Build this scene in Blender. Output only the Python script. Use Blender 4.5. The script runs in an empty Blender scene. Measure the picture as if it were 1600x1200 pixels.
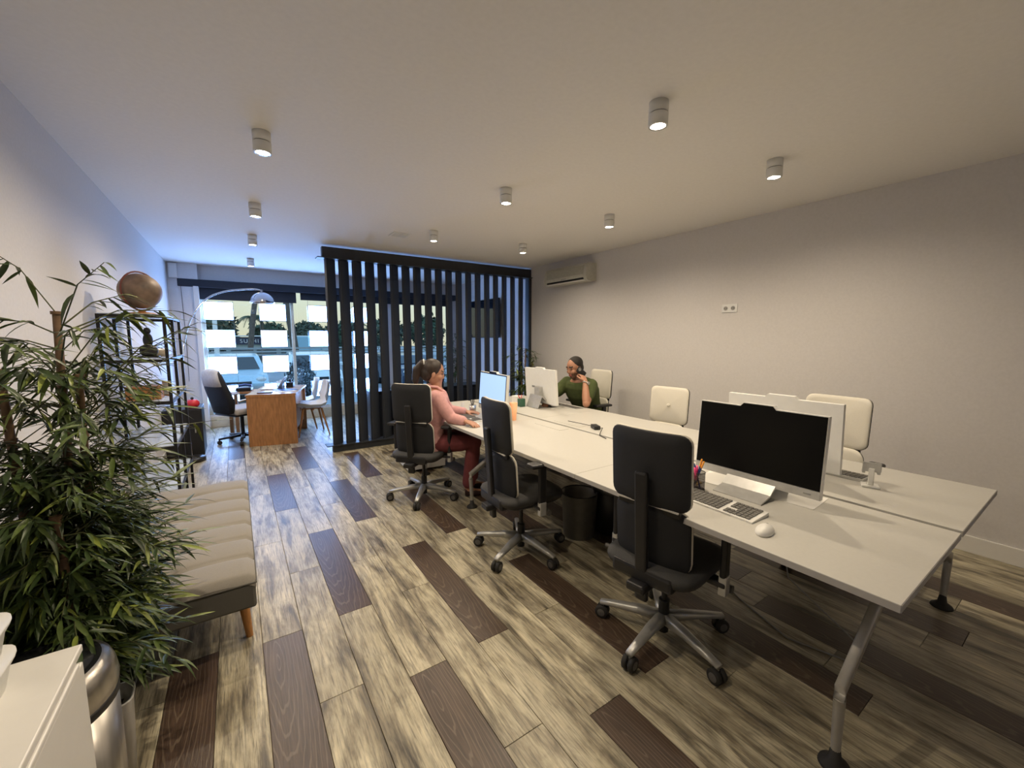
import bpy, bmesh, math, random
from mathutils import Vector, Matrix, noise
random.seed(7)
C = bpy.context.scene.collection
PI = math.pi
# ------------------------------------------------------------------ camera
SC = bpy.context.scene
FPX, HY, VPX, CH = 640.0, 527.0, 366.0, 1.5
pitch = math.atan((600 - HY) / FPX)
yaw = math.atan((800 - VPX) * math.cos(pitch) / FPX)
Fv = Vector((math.sin(yaw) * math.cos(pitch), math.cos(yaw) * math.cos(pitch), -math.sin(pitch)))
Rv = Vector((math.cos(yaw), -math.sin(yaw), 0)); Uv = Rv.cross(Fv)
cd = bpy.data.cameras.new('camera'); cam = bpy.data.objects.new('camera', cd); C.objects.link(cam)
cd.sensor_width = 36; cd.lens = 36 * FPX / 1600; cd.clip_start = .02; cd.clip_end = 500
M = Matrix((Rv, Uv, -Fv)).transposed().to_4x4(); M.translation = (0, 0, CH); cam.matrix_world = M
SC.camera = cam
# ------------------------------------------------------------------ world and exposure
SC.view_settings.view_transform = 'Standard'; SC.view_settings.look = 'None'
SC.view_settings.exposure = 0.72; SC.view_settings.gamma = 1.0; SC.view_settings.use_curve_mapping = False
SC.cycles.use_denoising = True
SC.cycles.max_bounces = 10; SC.cycles.diffuse_bounces = 5; SC.cycles.glossy_bounces = 4; SC.cycles.transmission_bounces = 8
SC.cycles.transparent_max_bounces = 16
SC.cycles.caustics_reflective = False; SC.cycles.caustics_refractive = False; SC.cycles.sample_clamp_indirect = 4
W = bpy.data.worlds.new('world'); SC.world = W; W.use_nodes = True
wn = W.node_tree.nodes; wl = W.node_tree.links
bg = wn['Background']; tc = wn.new('ShaderNodeTexCoord'); sx = wn.new('ShaderNodeSeparateXYZ'); rp = wn.new('ShaderNodeValToRGB')
wl.new(tc.outputs['Generated'], sx.inputs[0]); wl.new(sx.outputs['Z'], rp.inputs[0]); wl.new(rp.outputs[0], bg.inputs[0])
rp.color_ramp.elements[0].position = .0; rp.color_ramp.elements[0].color = (.52, .41, .30, 1)
rp.color_ramp.elements[1].position = .6; rp.color_ramp.elements[1].color = (.40, .60, 1.0, 1)
e = rp.color_ramp.elements.new(.16); e.color = (.52, .52, .47, 1)
bg.inputs[1].default_value = 1.25
LAMP_W, LAMP_COL = 34.0, (1.0, .83, .61)
PANEL_E = 13.0
# ------------------------------------------------------------------ materials
def newmat(name):
    m = bpy.data.materials.new(name); m.use_nodes = True
    return m, m.node_tree.nodes, m.node_tree.links, m.node_tree.nodes['Principled BSDF']
def mat(name, col, rough=.5, metal=0., noise_amt=.08, scale=30., bump=0., emit=None, est=0., trans=0., alpha=1., coat=0., sheen=0., stretch=None):
    m, n, l, b = newmat(name)
    b.inputs['Roughness'].default_value = rough; b.inputs['Metallic'].default_value = metal
    b.inputs['Transmission Weight'].default_value = trans; b.inputs['Coat Weight'].default_value = coat
    b.inputs['Sheen Weight'].default_value = sheen; b.inputs['Alpha'].default_value = alpha
    t = n.new('ShaderNodeTexCoord'); nz = n.new('ShaderNodeTexNoise'); nz.inputs['Scale'].default_value = scale; nz.inputs['Detail'].default_value = 4
    src = t.outputs['Object']
    if stretch:
        mp = n.new('ShaderNodeMapping'); mp.inputs['Scale'].default_value = stretch; l.new(src, mp.inputs[0]); src = mp.outputs[0]
    l.new(src, nz.inputs['Vector'])
    r = n.new('ShaderNodeValToRGB'); l.new(nz.outputs['Fac'], r.inputs[0])
    a = tuple(max(0, c * (1 - noise_amt)) for c in col); z = tuple(min(1, c * (1 + noise_amt)) for c in col)
    r.color_ramp.elements[0].position = .3; r.color_ramp.elements[0].color = a + (1,)
    r.color_ramp.elements[1].position = .7; r.color_ramp.elements[1].color = z + (1,)
    l.new(r.outputs[0], b.inputs['Base Color'])
    if bump:
        bp = n.new('ShaderNodeBump'); bp.inputs['Strength'].default_value = bump; bp.inputs['Distance'].default_value = .002
        l.new(nz.outputs['Fac'], bp.inputs['Height']); l.new(bp.outputs[0], b.inputs['Normal'])
    if emit:
        b.inputs['Emission Color'].default_value = tuple(emit) + (1,); b.inputs['Emission Strength'].default_value = est
    return m
wall_m = mat('wall paint', (.66, .65, .65), .75, noise_amt=.03, scale=60, bump=.25)
wall_r = mat('right wall paint', (.64, .62, .61), .7, noise_amt=.03, scale=60, bump=.25)
ceil_m = mat('ceiling paint', (.84, .82, .79), .85, noise_amt=.02, scale=40, bump=.15)
white_m = mat('white lacquer', (.78, .77, .74), .35, noise_amt=.01)
desk_m = mat('white laminate', (.52, .51, .475), .42, noise_amt=.02, scale=80)
edge_m = mat('laminate edge', (.42, .41, .40), .5, noise_amt=.03)
plastic_w = mat('white plastic', (.75, .75, .73), .4, noise_amt=.02)
skirt_m = mat('cream skirting', (.62, .56, .42), .5)
black_m = mat('black plastic', (.012, .012, .014), .42, noise_amt=.1)
blackfab = mat('black shell fabric', (.010, .011, .014), .72, noise_amt=.25, scale=400, bump=.3)
slat_m = mat('dark painted timber', (.022, .026, .034), .45, noise_amt=.12, scale=20, stretch=(1, 1, .1))
cream_m = mat('cream leatherette', (.66, .63, .55), .45, noise_amt=.03, scale=200, bump=.2)
trim_l = mat('pale edging', (.55, .53, .50), .4)
alu_m = mat('cast aluminium', (.48, .48, .46), .42, metal=.6, noise_amt=.05)
steel_m = mat('brushed steel', (.50, .48, .45), .28, metal=.95, noise_amt=.08, scale=60, stretch=(1, 1, .05))
chrome_m = mat('chrome', (.62, .62, .64), .12, metal=1, noise_amt=.02)
dkmetal = mat('black metal', (.02, .02, .022), .4, metal=.5)
grey_m = mat('grey metal paint', (.28, .28, .27), .45, metal=.3)
tablegrey = mat('silver leg paint', (.42, .41, .39), .4, metal=.5)
rubber = mat('rubber', (.018, .017, .016), .7)
hubgrey = mat('caster hub', (.10, .095, .09), .5)
sofa_m = mat('grey sofa weave', (.27, .25, .22), .9, noise_amt=.12, scale=500, bump=.4, sheen=.2)
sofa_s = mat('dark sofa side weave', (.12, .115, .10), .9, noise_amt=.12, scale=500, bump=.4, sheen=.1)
oak = mat('oak leg', (.48, .22, .07), .45, noise_amt=.2, scale=20, stretch=(8, 8, 1))
wood_m = mat('desk wood', (.36, .165, .06), .4, noise_amt=.22, scale=9, stretch=(6, 6, 1))
woodtop_sheen = mat('desk top wood with sky sheen', (.42, .30, .24), .22, noise_amt=.12, scale=9, stretch=(1, 6, 1))  # pale pink cast of reflected sky is mixed into the wood colour
screen_off = mat('dark glass screen', (.004, .004, .004), .3, noise_amt=0)
screen_off.node_tree.nodes['Principled BSDF'].inputs['Specular IOR Level'].default_value = .12
screen_on = mat('lit screen', (.02, .02, .02), .3, noise_amt=0, emit=(.36, .52, .80), est=.85)
silver_m = mat('silver plastic', (.50, .50, .49), .38, metal=.4)
key_m = mat('grey key', (.13, .125, .115), .6)
paper_m = mat('paper', (.80, .79, .76), .8, noise_amt=.01)
ink_m = mat('print', (.18, .18, .18), .8)
pink_m = mat('pink plastic', (.75, .05, .22), .35)
orange_m = mat('orange clear tumbler', (1.0, .22, .02), .25, noise_amt=.02)
orange_t = mat('pale orange tumbler wall', (1.0, .50, .28), .3, noise_amt=.02)
blue_m = mat('blue pen', (.03, .07, .25), .4)
yellow_m = mat('orange pen cap', (.9, .38, .04), .4)
green_m = mat('dark green cup', (.03, .10, .06), .5)
red_m = mat('red enamel', (.65, .03, .04), .35)
mesh_m = mat('wire mesh cup', (.05, .03, .03), .45, metal=.4, alpha=.62)
glass_sh = mat('glass shelf', (.75, .82, .85), .15, noise_amt=0, alpha=.5)
globe_m = mat('antique globe', (.19, .13, .095), .5, noise_amt=.6, scale=9)
lens_m = mat('lamp lens', (1, 1, 1), .5, noise_amt=0, emit=(1.0, .86, .66), est=30)
panel_m = mat('backlit display', (1, 1, 1), .5, noise_amt=0, emit=(.24, .46, 1.0), est=PANEL_E)
frame_g = mat('display rim', (.16, .18, .20), .4)
stalk_m = mat('bamboo stalk', (.17, .10, .055), .6, noise_amt=.35, scale=25)
leaf_ms = [mat('leaf dark', (.040, .068, .020), .42, noise_amt=.3, scale=25), mat('leaf mid', (.085, .125, .030), .42, noise_amt=.3, scale=25),
           mat('leaf light', (.22, .27, .05), .45, noise_amt=.25, scale=25)]
soil_m = mat('soil', (.03, .02, .012), .9)
skin_m = mat('skin', (.42, .21, .13), .5, noise_amt=.05)
lip_m = mat('lips', (.35, .10, .08), .45); eye_m = mat('dark eye', (.03, .02, .015), .3); stub_m = mat('stubble', (.17, .09, .06), .7)
hair_f = mat('brown hair', (.022, .012, .008), .5, noise_amt=.5, scale=60, stretch=(1, 1, .2)); hair_mm = mat('short dark hair', (.010, .007, .005), .7, noise_amt=.4, scale=200)
blazer_m = mat('pink blazer cloth', (.58, .31, .30), .85, noise_amt=.08, scale=40, bump=.4)
trous_w = mat('deep pink trousers', (.16, .035, .04), .85); tee_m = mat('olive t-shirt', (.060, .080, .022), .9, noise_amt=.15, scale=30, bump=.4)
jean_m = mat('dark jeans', (.02, .022, .03), .9); shoe_m = mat('dark shoe', (.03, .012, .012), .5)
def plank_mat(name, dark):
    m, n, l, b = newmat(name)
    t = n.new('ShaderNodeTexCoord'); oi = n.new('ShaderNodeObjectInfo'); ad = n.new('ShaderNodeVectorMath'); ad.operation = 'ADD'
    cb = n.new('ShaderNodeCombineXYZ'); mu = n.new('ShaderNodeMath'); mu.operation = 'MULTIPLY'; mu.inputs[1].default_value = 37
    l.new(oi.outputs['Random'], mu.inputs[0]); l.new(mu.outputs[0], cb.inputs[0]); l.new(mu.outputs[0], cb.inputs[2])
    l.new(t.outputs['Object'], ad.inputs[0]); l.new(cb.outputs[0], ad.inputs[1])
    def nz(scale, st, det=5, dis=0.):
        mp = n.new('ShaderNodeMapping'); mp.inputs['Scale'].default_value = st; l.new(ad.outputs[0], mp.inputs[0])
        q = n.new('ShaderNodeTexNoise'); q.inputs['Scale'].default_value = scale; q.inputs['Detail'].default_value = det; q.inputs['Distortion'].default_value = dis
        q.inputs['Roughness'].default_value = .62
        l.new(mp.outputs[0], q.inputs['Vector']); return q
    def ramp(src, els):
        r = n.new('ShaderNodeValToRGB'); l.new(src, r.inputs[0]); cr = r.color_ramp
        cr.elements[0].position = els[0][0]; cr.elements[0].color = els[0][1] + (1,)
        cr.elements[1].position = els[-1][0]; cr.elements[1].color = els[-1][1] + (1,)
        for p, c in els[1:-1]: q = cr.elements.new(p); q.color = c + (1,)
        return r
    def mix(a, bb, fac, mode='MIX'):
        x = n.new('ShaderNodeMix'); x.data_type = 'RGBA'; x.blend_type = mode
        if hasattr(fac, 'links'): l.new(fac, x.inputs[0])
        else: x.inputs[0].default_value = fac
        l.new(a, x.inputs[6]); l.new(bb, x.inputs[7]); return x.outputs[2]
    if not dark:
        big = ramp(nz(4.2, (3.4, .50, 1), 8, .5).outputs['Fac'], [(.33, (.11, .095, .07)), (.43, (.27, .235, .165)), (.53, (.47, .425, .305)), (.68, (.62, .565, .415))])
        fine = ramp(nz(34, (4.2, .22, 1), 8, .4).outputs['Fac'], [(.36, (.34, .34, .35)), (.50, (.92, .91, .89)), (.62, (1.15, 1.13, 1.08))])
        cl = nz(9, (1.0, .5, 1), 5, 1.5)
        cloud = ramp(cl.outputs['Fac'], [(.33, (.62, .60, .58)), (.55, (1, 1, 1))])
        c = mix(big.outputs[0], fine.outputs[0], .75, 'MULTIPLY'); c = mix(c, cloud.outputs[0], .7, 'MULTIPLY')
        bsrc = fine
    else:
        big = ramp(nz(4, (3, .4, 1), 5).outputs['Fac'], [(.3, (.050, .030, .020)), (.7, (.098, .063, .042))])
        w = n.new('ShaderNodeTexWave'); w.wave_type = 'RINGS'; w.rings_direction = 'Z'
        mp = n.new('ShaderNodeMapping'); mp.inputs['Scale'].default_value = (9, 1.1, 1); mp.inputs['Location'].default_value = (.3, -.4, 0)
        l.new(t.outputs['Object'], mp.inputs[0]); l.new(mp.outputs[0], w.inputs[0]); w.inputs['Scale'].default_value = 2.6; w.inputs['Distortion'].default_value = 5; w.inputs['Detail Scale'].default_value = 1.2
        rg = ramp(w.outputs['Color'], [(.86, (0, 0, 0)), (.98, (1, 1, 1))])
        fr = ramp(nz(46, (3, .13, 1), 5).outputs['Fac'], [(.36, (.55, .55, .55)), (.6, (1.1, 1.1, 1.1))])
        c = mix(big.outputs[0], fr.outputs[0], .8, 'MULTIPLY')
        lt = n.new('ShaderNodeRGB'); lt.outputs[0].default_value = (.26, .20, .14, 1)
        ml = n.new('ShaderNodeMath'); ml.operation = 'MULTIPLY'; ml.inputs[1].default_value = .30; l.new(rg.outputs[0], ml.inputs[0])
        c = mix(c, lt.outputs[0], ml.outputs[0]); bsrc = fr
    hs = n.new('ShaderNodeHueSaturation'); mr = n.new('ShaderNodeMapRange'); mr.inputs[3].default_value = .90; mr.inputs[4].default_value = 1.08
    l.new(oi.outputs['Random'], mr.inputs[0]); l.new(mr.outputs[0], hs.inputs['Value']); l.new(c, hs.inputs['Color'])
    l.new(hs.outputs[0], b.inputs['Base Color']); b.inputs['Roughness'].default_value = .36
    bp = n.new('ShaderNodeBump'); bp.inputs['Strength'].default_value = .2; bp.inputs['Distance'].default_value = .002
    l.new(bsrc.outputs[0], bp.inputs['Height']); l.new(bp.outputs[0], b.inputs['Normal'])
    return m
plank_l, plank_d = plank_mat('washed oak plank', False), plank_mat('dark oak plank', True)
# ------------------------------------------------------------------ mesh builder
def frame(d):
    d = Vector(d).normalized(); u = Vector((0, 0, 1)) if abs(d.z) < .95 else Vector((1, 0, 0))
    a = d.cross(u).normalized(); return a, a.cross(d).normalized()
class MB:
    def __init__(s): s.v = []; s.f = []; s.m = []; s.s = []
    def add(s, vs, fs, mi=0, sm=False, X=None):
        o = len(s.v)
        s.v += [tuple(X @ Vector(p)) if X else tuple(p) for p in vs]
        s.f += [tuple(i + o for i in f) for f in fs]; s.m += [mi] * len(fs); s.s += [sm] * len(fs); return s
    def box(s, c, d, mi=0, X=None, ch=0.0):
        hx, hy, hz = d[0] / 2, d[1] / 2, d[2] / 2
        T = (X or Matrix()) @ Matrix.Translation(c)
        if ch <= 0:
            vs = [(x, y, z) for z in (-hz, hz) for x, y in ((-hx, -hy), (hx, -hy), (hx, hy), (-hx, hy))]
            fs = [(3, 2, 1, 0), (4, 5, 6, 7)] + [(i, (i + 1) % 4, 4 + (i + 1) % 4, 4 + i) for i in range(4)]
            return s.add(vs, fs, mi, False, T)
        bm = bmesh.new(); bmesh.ops.create_cube(bm, size=1); bmesh.ops.scale(bm, vec=d, verts=bm.verts)
        bmesh.ops.bevel(bm, geom=list(bm.edges), offset=min(ch, min(d) * .45), segments=2, affect='EDGES', profile=.5)
        bm.verts.index_update(); vs = [v.co.copy() for v in bm.verts]; fs = [[v.index for v in f.verts] for f in bm.faces]; bm.free()
        return s.add(vs, fs, mi, False, T)
    def tube(s, pts, r, n=10, mi=0, X=None, cap=True, sq=1.0, sm=True):
        pts = [Vector(p) for p in pts]; rs = r if isinstance(r, (list, tuple)) else [r] * len(pts)
        vs, fs = [], []; a = None
        for i, p in enumerate(pts):
            d = (pts[min(i + 1, len(pts) - 1)] - pts[max(i - 1, 0)]).normalized()
            if a is None: a, b = frame(d)
            else: a = (a - d * a.dot(d)).normalized(); b = a.cross(d).normalized()
            for k in range(n): t = 2 * PI * k / n; vs.append(p + (a * math.cos(t) + b * math.sin(t) * sq) * rs[i])
        for i in range(len(pts) - 1):
            for k in range(n): q = (k + 1) % n; fs.append((i * n + k, (i + 1) * n + k, (i + 1) * n + q, i * n + q))
        s.add(vs, fs, mi, sm, X)
        if cap: s.add([v for v in vs[:n]], [tuple(range(n))], mi, False, X); s.add([v for v in vs[-n:]], [tuple(reversed(range(n)))], mi, False, X)
        return s
    def cyl(s, a, b, r0, r1=None, n=20, mi=0, X=None, sm=True):
        return s.tube([a, b], [r0, r0 if r1 is None else r1], n, mi, X, True, 1.0, sm)
    def lathe(s, prof, n=28, mi=0, X=None, sm=True):
        vs = [(r * math.cos(2 * PI * k / n), r * math.sin(2 * PI * k / n), z) for r, z in prof for k in range(n)]
        fs = [(i * n + k, i * n + (k + 1) % n, (i + 1) * n + (k + 1) % n, (i + 1) * n + k) for i in range(len(prof) - 1) for k in range(n)]
        return s.add(vs, fs, mi, sm, X)
    def ell(s, c, r, mi=0, X=None, n=20, m=12):
        T = (X or Matrix()) @ Matrix.Translation(c)
        prof = [(max(.001, math.sin(PI * i / m)), -math.cos(PI * i / m)) for i in range(m + 1)]
        vs = [(q * r[0] * math.cos(2 * PI * k / n), q * r[1] * math.sin(2 * PI * k / n), z * r[2]) for q, z in prof for k in range(n)]
        fs = [(i * n + k, i * n + (k + 1) % n, (i + 1) * n + (k + 1) % n, (i + 1) * n + k) for i in range(m) for k in range(n)]
        return s.add(vs, fs, mi, True, T)
    def loft(s, rings, mi=0, X=None, n=20, p=2.4):      # rings: (centre, dir_a, ra, dir_b, rb)
        vs, fs = [], []
        for c, a, ra, b, rb in rings:
            c, a, b = Vector(c), Vector(a), Vector(b)
            for k in range(n):
                t = 2 * PI * k / n; u, w = math.cos(t), math.sin(t)
                vs.append(c + a * ra * math.copysign(abs(u) ** (2 / p), u) + b * rb * math.copysign(abs(w) ** (2 / p), w))
        R = len(rings)
        fs = [(i * n + k, i * n + (k + 1) % n, (i + 1) * n + (k + 1) % n, (i + 1) * n + k) for i in range(R - 1) for k in range(n)]
        fs += [tuple(reversed(range(n))), tuple(range((R - 1) * n, R * n))]
        return s.add(vs, fs, mi, True, X)
    def prism(s, out, h0, h1, mi=0, X=None):
        n = len(out); vs = [(x, y, h0) for x, y in out] + [(x, y, h1) for x, y in out]
        return s.add(vs, [tuple(reversed(range(n))), tuple(range(n, 2 * n))] + [(i, (i + 1) % n, n + (i + 1) % n, n + i) for i in range(n)], mi, False, X)
    def panel(s, w, h, t, r, curve=0., mi=0, X=None, bulge=0.):   # rounded plate in YZ, thickness along X, curved about Z
        out = []
        for cx, cy, a0 in ((w / 2 - r, h / 2 - r, 0), (-w / 2 + r, h / 2 - r, 90), (-w / 2 + r, -h / 2 + r, 180), (w / 2 - r, -h / 2 + r, 270)):
            for k in range(5): a = math.radians(a0 + 22.5 * k); out.append((cx + r * math.cos(a), cy + r * math.sin(a)))
            # straight sides are subdivided so that the plate can bend
        o2 = []
        for i in range(len(out)):
            a, b = out[i], out[(i + 1) % len(out)]; o2.append(a)
            if math.dist(a, b) > .08:
                for k in (1, 2, 3): o2.append((a[0] + (b[0] - a[0]) * k / 4, a[1] + (b[1] - a[1]) * k / 4))
        n = len(o2); rings = []
        e = min(t * .35, .006)
        for sc, x in ((0.02, t / 2 + bulge), (.5, t / 2 + bulge * .75), (.85, t / 2 + bulge * .25), (1 - 2 * e / w, t / 2), (1, t / 2 - e), (1, -t / 2 + e), (1 - 2 * e / w, -t / 2), (.6, -t / 2), (0.02, -t / 2)):
            rings.append([(x + curve * (y * sc / (w / 2)) ** 2, y * sc, z * sc) for y, z in o2])
        vs = [p for q in rings for p in q]; fs = []
        for i in range(len(rings) - 1):
            for k in range(n): fs.append((i * n + k, i * n + (k + 1) % n, (i + 1) * n + (k + 1) % n, (i + 1) * n + k))
        fs += [tuple(reversed(range(n))), tuple(range(n * (len(rings) - 1), n * len(rings)))]
        return s.add(vs, fs, mi, True, X)
def obj(name, mb, mats, parent=None, loc=None, rot=None, kind=None, label=None):
    me = bpy.data.meshes.new(name); me.from_pydata(mb.v, [], mb.f)
    for m in (mats if isinstance(mats, (list, tuple)) else [mats]): me.materials.append(m)
    me.polygons.foreach_set('material_index', mb.m); me.polygons.foreach_set('use_smooth', mb.s)
    bm = bmesh.new(); bm.from_mesh(me); bmesh.ops.recalc_face_normals(bm, faces=bm.faces); bm.to_mesh(me); bm.free()
    me.update(); o = bpy.data.objects.new(name, me); C.objects.link(o)
    if loc: o.location = loc
    if rot: o.rotation_euler = rot
    if parent: o.parent = parent
    if kind: o['kind'] = kind
    if label: o['label'] = label
    return o
def tag(o, label, cat, group=None):
    o['label'] = label; o['category'] = cat
    if group: o['group'] = group
    return o
def thing(name, label, cat, loc=(0, 0, 0), rz=0., group=None):
    o = bpy.data.objects.new(name, None); o.empty_display_size = .1; C.objects.link(o)
    o.location = loc; o.rotation_euler = (0, 0, rz); return tag(o, label, cat, group)
def struct(name, mb, mats, parent=None):
    o = obj(name, mb, mats, parent); o['kind'] = 'structure'; return o
def dup(root, loc, rz, label, group=None):
    r = root.copy(); C.objects.link(r); r.location = loc; r.rotation_euler = (0, 0, rz); r['label'] = label
    if group: r['group'] = group
    for ch in list(root.children):
        c = ch.copy(); C.objects.link(c); c.parent = r
        for g in list(ch.children): d = g.copy(); C.objects.link(d); d.parent = c
    return r
def RY(a): return Matrix.Rotation(a, 4, 'Y')
def RZ(a): return Matrix.Rotation(a, 4, 'Z')
def RX(a): return Matrix.Rotation(a, 4, 'X')
def TR(*p): return Matrix.Translation(p)
D = math.radians
# ------------------------------------------------------------------ room shell
XL, XR, YB, YF, H = -.80, 4.19, 8.45, -1.6, 2.65
fl = obj('floor', MB().box(((XL + XR) / 2, (YB + YF) / 2, -.06), (XR - XL + .3, YB - YF + .3, .1)), mat('subfloor', (.12, .10, .08), .6), kind='structure')
struct('ceiling', MB().box(((XL + XR) / 2, (YB + YF) / 2, H + .05), (XR - XL + .3, YB - YF + .3, .1)), ceil_m)
struct('wall_left', MB().box((XL - .05, (YB + YF) / 2, H / 2), (.1, YB - YF + .2, H)), wall_m)
struct('wall_right', MB().box((XR + .05, (YB + YF) / 2, H / 2), (.1, YB - YF + .2, H)), wall_r)
struct('wall_front', MB().box(((XL + XR) / 2, YF - .05, H / 2), (XR - XL + .1, .1, H)), wall_m)
b = MB().box((-.61, YB - .06, H / 2), (.38, .24, H)).box((1.8, YB, 2.53), (4.78, .12, .24)).box((4.08, YB, H / 2), (.22, .14, H)).box((2.68, YB, H / 2), (.16, .14, H))
b.box((1.8, YB, .04), (4.6, .16, .32))
struct('wall_back', b, wall_m)
struct('baseboard_right', MB().box((XR - .008, (5.6 + YF) / 2, .06), (.016, 5.6 - YF, .12), ch=.004), white_m)
struct('baseboard_left', MB().box((XL + .008, (YB + YF) / 2, .05), (.016, YB - YF - .3, .10), ch=.004), white_m)
struct('baseboard_back', MB().box((1.15, YB - .09, .09), (3.1, .02, .18), ch=.004), skirt_m)
# shopfront window: cream frame, mullion, low grey panel and thin panes
wf = MB()
for x in (-.395, .89, 2.56, 2.79, 3.95): wf.box((x, YB - .01, 1.3), (.05, .07, 2.24), ch=.004)
for x0, x1 in ((-.395, .89), (.89, 2.56), (2.79, 3.95)):
    for z in (.19, 2.33): wf.box(((x0 + x1) / 2, YB - .01, z), (x1 - x0, .06, .05))
w1 = struct('window_1', wf, mat('cream window frame', (.42, .38, .28), .5))
def glassmat():
    m, n, l, b = newmat('window glass'); o = n['Material Output']
    tr = n.new('ShaderNodeBsdfTransparent'); gl = n.new('ShaderNodeBsdfGlossy'); mx = n.new('ShaderNodeMixShader'); fr = n.new('ShaderNodeFresnel')
    tr.inputs[0].default_value = (.82, .93, .93, 1); gl.inputs['Roughness'].default_value = .02; fr.inputs[0].default_value = 1.45
    l.new(fr.outputs[0], mx.inputs[0]); l.new(tr.outputs[0], mx.inputs[1]); l.new(gl.outputs[0], mx.inputs[2]); l.new(mx.outputs[0], o.inputs[0]); return m
gm = glassmat()
for x0, x1 in ((-.37, .865), (.915, 2.535), (2.815, 3.925)):
    obj('pane', MB().box(((x0 + x1) / 2, YB, 1.26), (x1 - x0, .006, 2.09)), gm, w1)
struct('trim_1', MB().box((-.455, YB - .2, 1.15), (.07, .04, 2.3), ch=.006).box((-.72, YB - .2, 2.52), (.1, .05, .22)), white_m)   # casing strip beside the window
# planks, one object each
PW, PL = .177, 1.12
DARK = {0: [1.11], 1: [3.95], 2: [2.235], 3: [.51, 5.08], 4: [3.37], 6: [4.43], 7: [2.77], 8: [1.06], 5: [1.64], 11: [.45, 3.81], -2: [1.17], 6.1: [-.07], 9: [4.2], 10: [2.4], 12: [1.75], 13: [-.1, 3.2],
        14: [1.2], 16: [.3, 2.6], 18: [1.5], 19: [-.2], 20: [2.2], 21: [.6], -3: [3.2], -1: [6.0]}
DARK = {int(k): sorted(sum([v for q, v in DARK.items() if int(q) == int(k)], [])) for k in DARK}
def plank_mesh(w, L, m):
    b = MB(); g = .0009; c = .0012; t = .004
    o = [(-w / 2 + g, -L / 2 + g), (w / 2 - g, -L / 2 + g), (w / 2 - g, L / 2 - g), (-w / 2 + g, L / 2 - g)]
    i = [(-w / 2 + g + c, -L / 2 + g + c), (w / 2 - g - c, -L / 2 + g + c), (w / 2 - g - c, L / 2 - g - c), (-w / 2 + g + c, L / 2 - g - c)]
    vs = [(x, y, -.010) for x, y in o] + [(x, y, -.0012) for x, y in o] + [(x, y, 0) for x, y in i]
    fs = [(3, 2, 1, 0), (8, 9, 10, 11)] + [(a, (a + 1) % 4, 4 + (a + 1) % 4, 4 + a) for a in range(4)] + [(4 + a, 4 + (a + 1) % 4, 8 + (a + 1) % 4, 8 + a) for a in range(4)]
    b.add(vs, fs); me = bpy.data.meshes.new('plank'); me.from_pydata(b.v, [], b.f); me.materials.append(m); me.update(); return me
pm = {False: plank_mesh(PW, PL, plank_l), True: plank_mesh(PW, PL, plank_d)}; cut = {}
rnd = random.Random(3)
for k in range(-5, 24):
    xc = .02 + PW * (k + .5); xa, xb = max(xc - PW / 2, XL), min(xc + PW / 2, XR)
    if xb - xa < .02: continue
    ds = DARK.get(k, []); cuts = []
    y = (ds[0] if ds else rnd.uniform(0, PL)); 
    while y > -.6: y -= PL
    while y < YB - .02:
        nx = [d for d in ds if y < d - .02 < y + PL - .04 and abs(d - y) > .02]
        y1 = nx[0] if nx else y + PL
        isd = any(abs(y - d) < .03 for d in ds)
        a, c = max(y, -.62), min(y1, YB - .02)
        if c - a > .02:
            key = (round(xb - xa, 3), round(c - a, 3), isd)
            if key not in cut: cut[key] = pm[isd] if (abs(xb - xa - PW) < 1e-4 and abs(c - a - PL) < 1e-4) else plank_mesh(xb - xa, c - a, plank_d if isd else plank_l)
            o = bpy.data.objects.new('plank', cut[key]); C.objects.link(o); o.location = ((xa + xb) / 2, (a + c) / 2, 0); o.parent = fl
        y = y1
# ------------------------------------------------------------------ ceiling spots (each carries its own lamp)
LP = [(.20, 1.39, 'nearest of the four white ceiling spots in the left row'), (.20, 2.83, 'largest ceiling spot seen in the left row, above the walkway'), (.22, 4.31, 'second visible ceiling spot along the left row'), (.24, 5.62, 'third visible ceiling spot along the left row, near the slatted screen'),
      (.27, 7.28, 'farthest ceiling spot of the left row, by the shop window'), (1.81, 1.39, 'largest ceiling spot, at top right of centre above the near desk'), (1.83, 2.80, 'middle ceiling spot of the centre row over the desks'), (1.87, 4.30, 'far ceiling spot of the centre row, right of the ceiling vent'),
      (3.0, 1.38, 'nearest ceiling spot of the row along the right wall'), (3.02, 2.83, 'middle ceiling spot of the row by the right wall'), (3.04, 4.27, 'farthest ceiling spot of the right row, in front of the slatted screen')]
LP[0] = (.20, 1.39, 'ceiling spot of the left row just beyond the top edge of the picture')
sp0 = None
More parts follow.
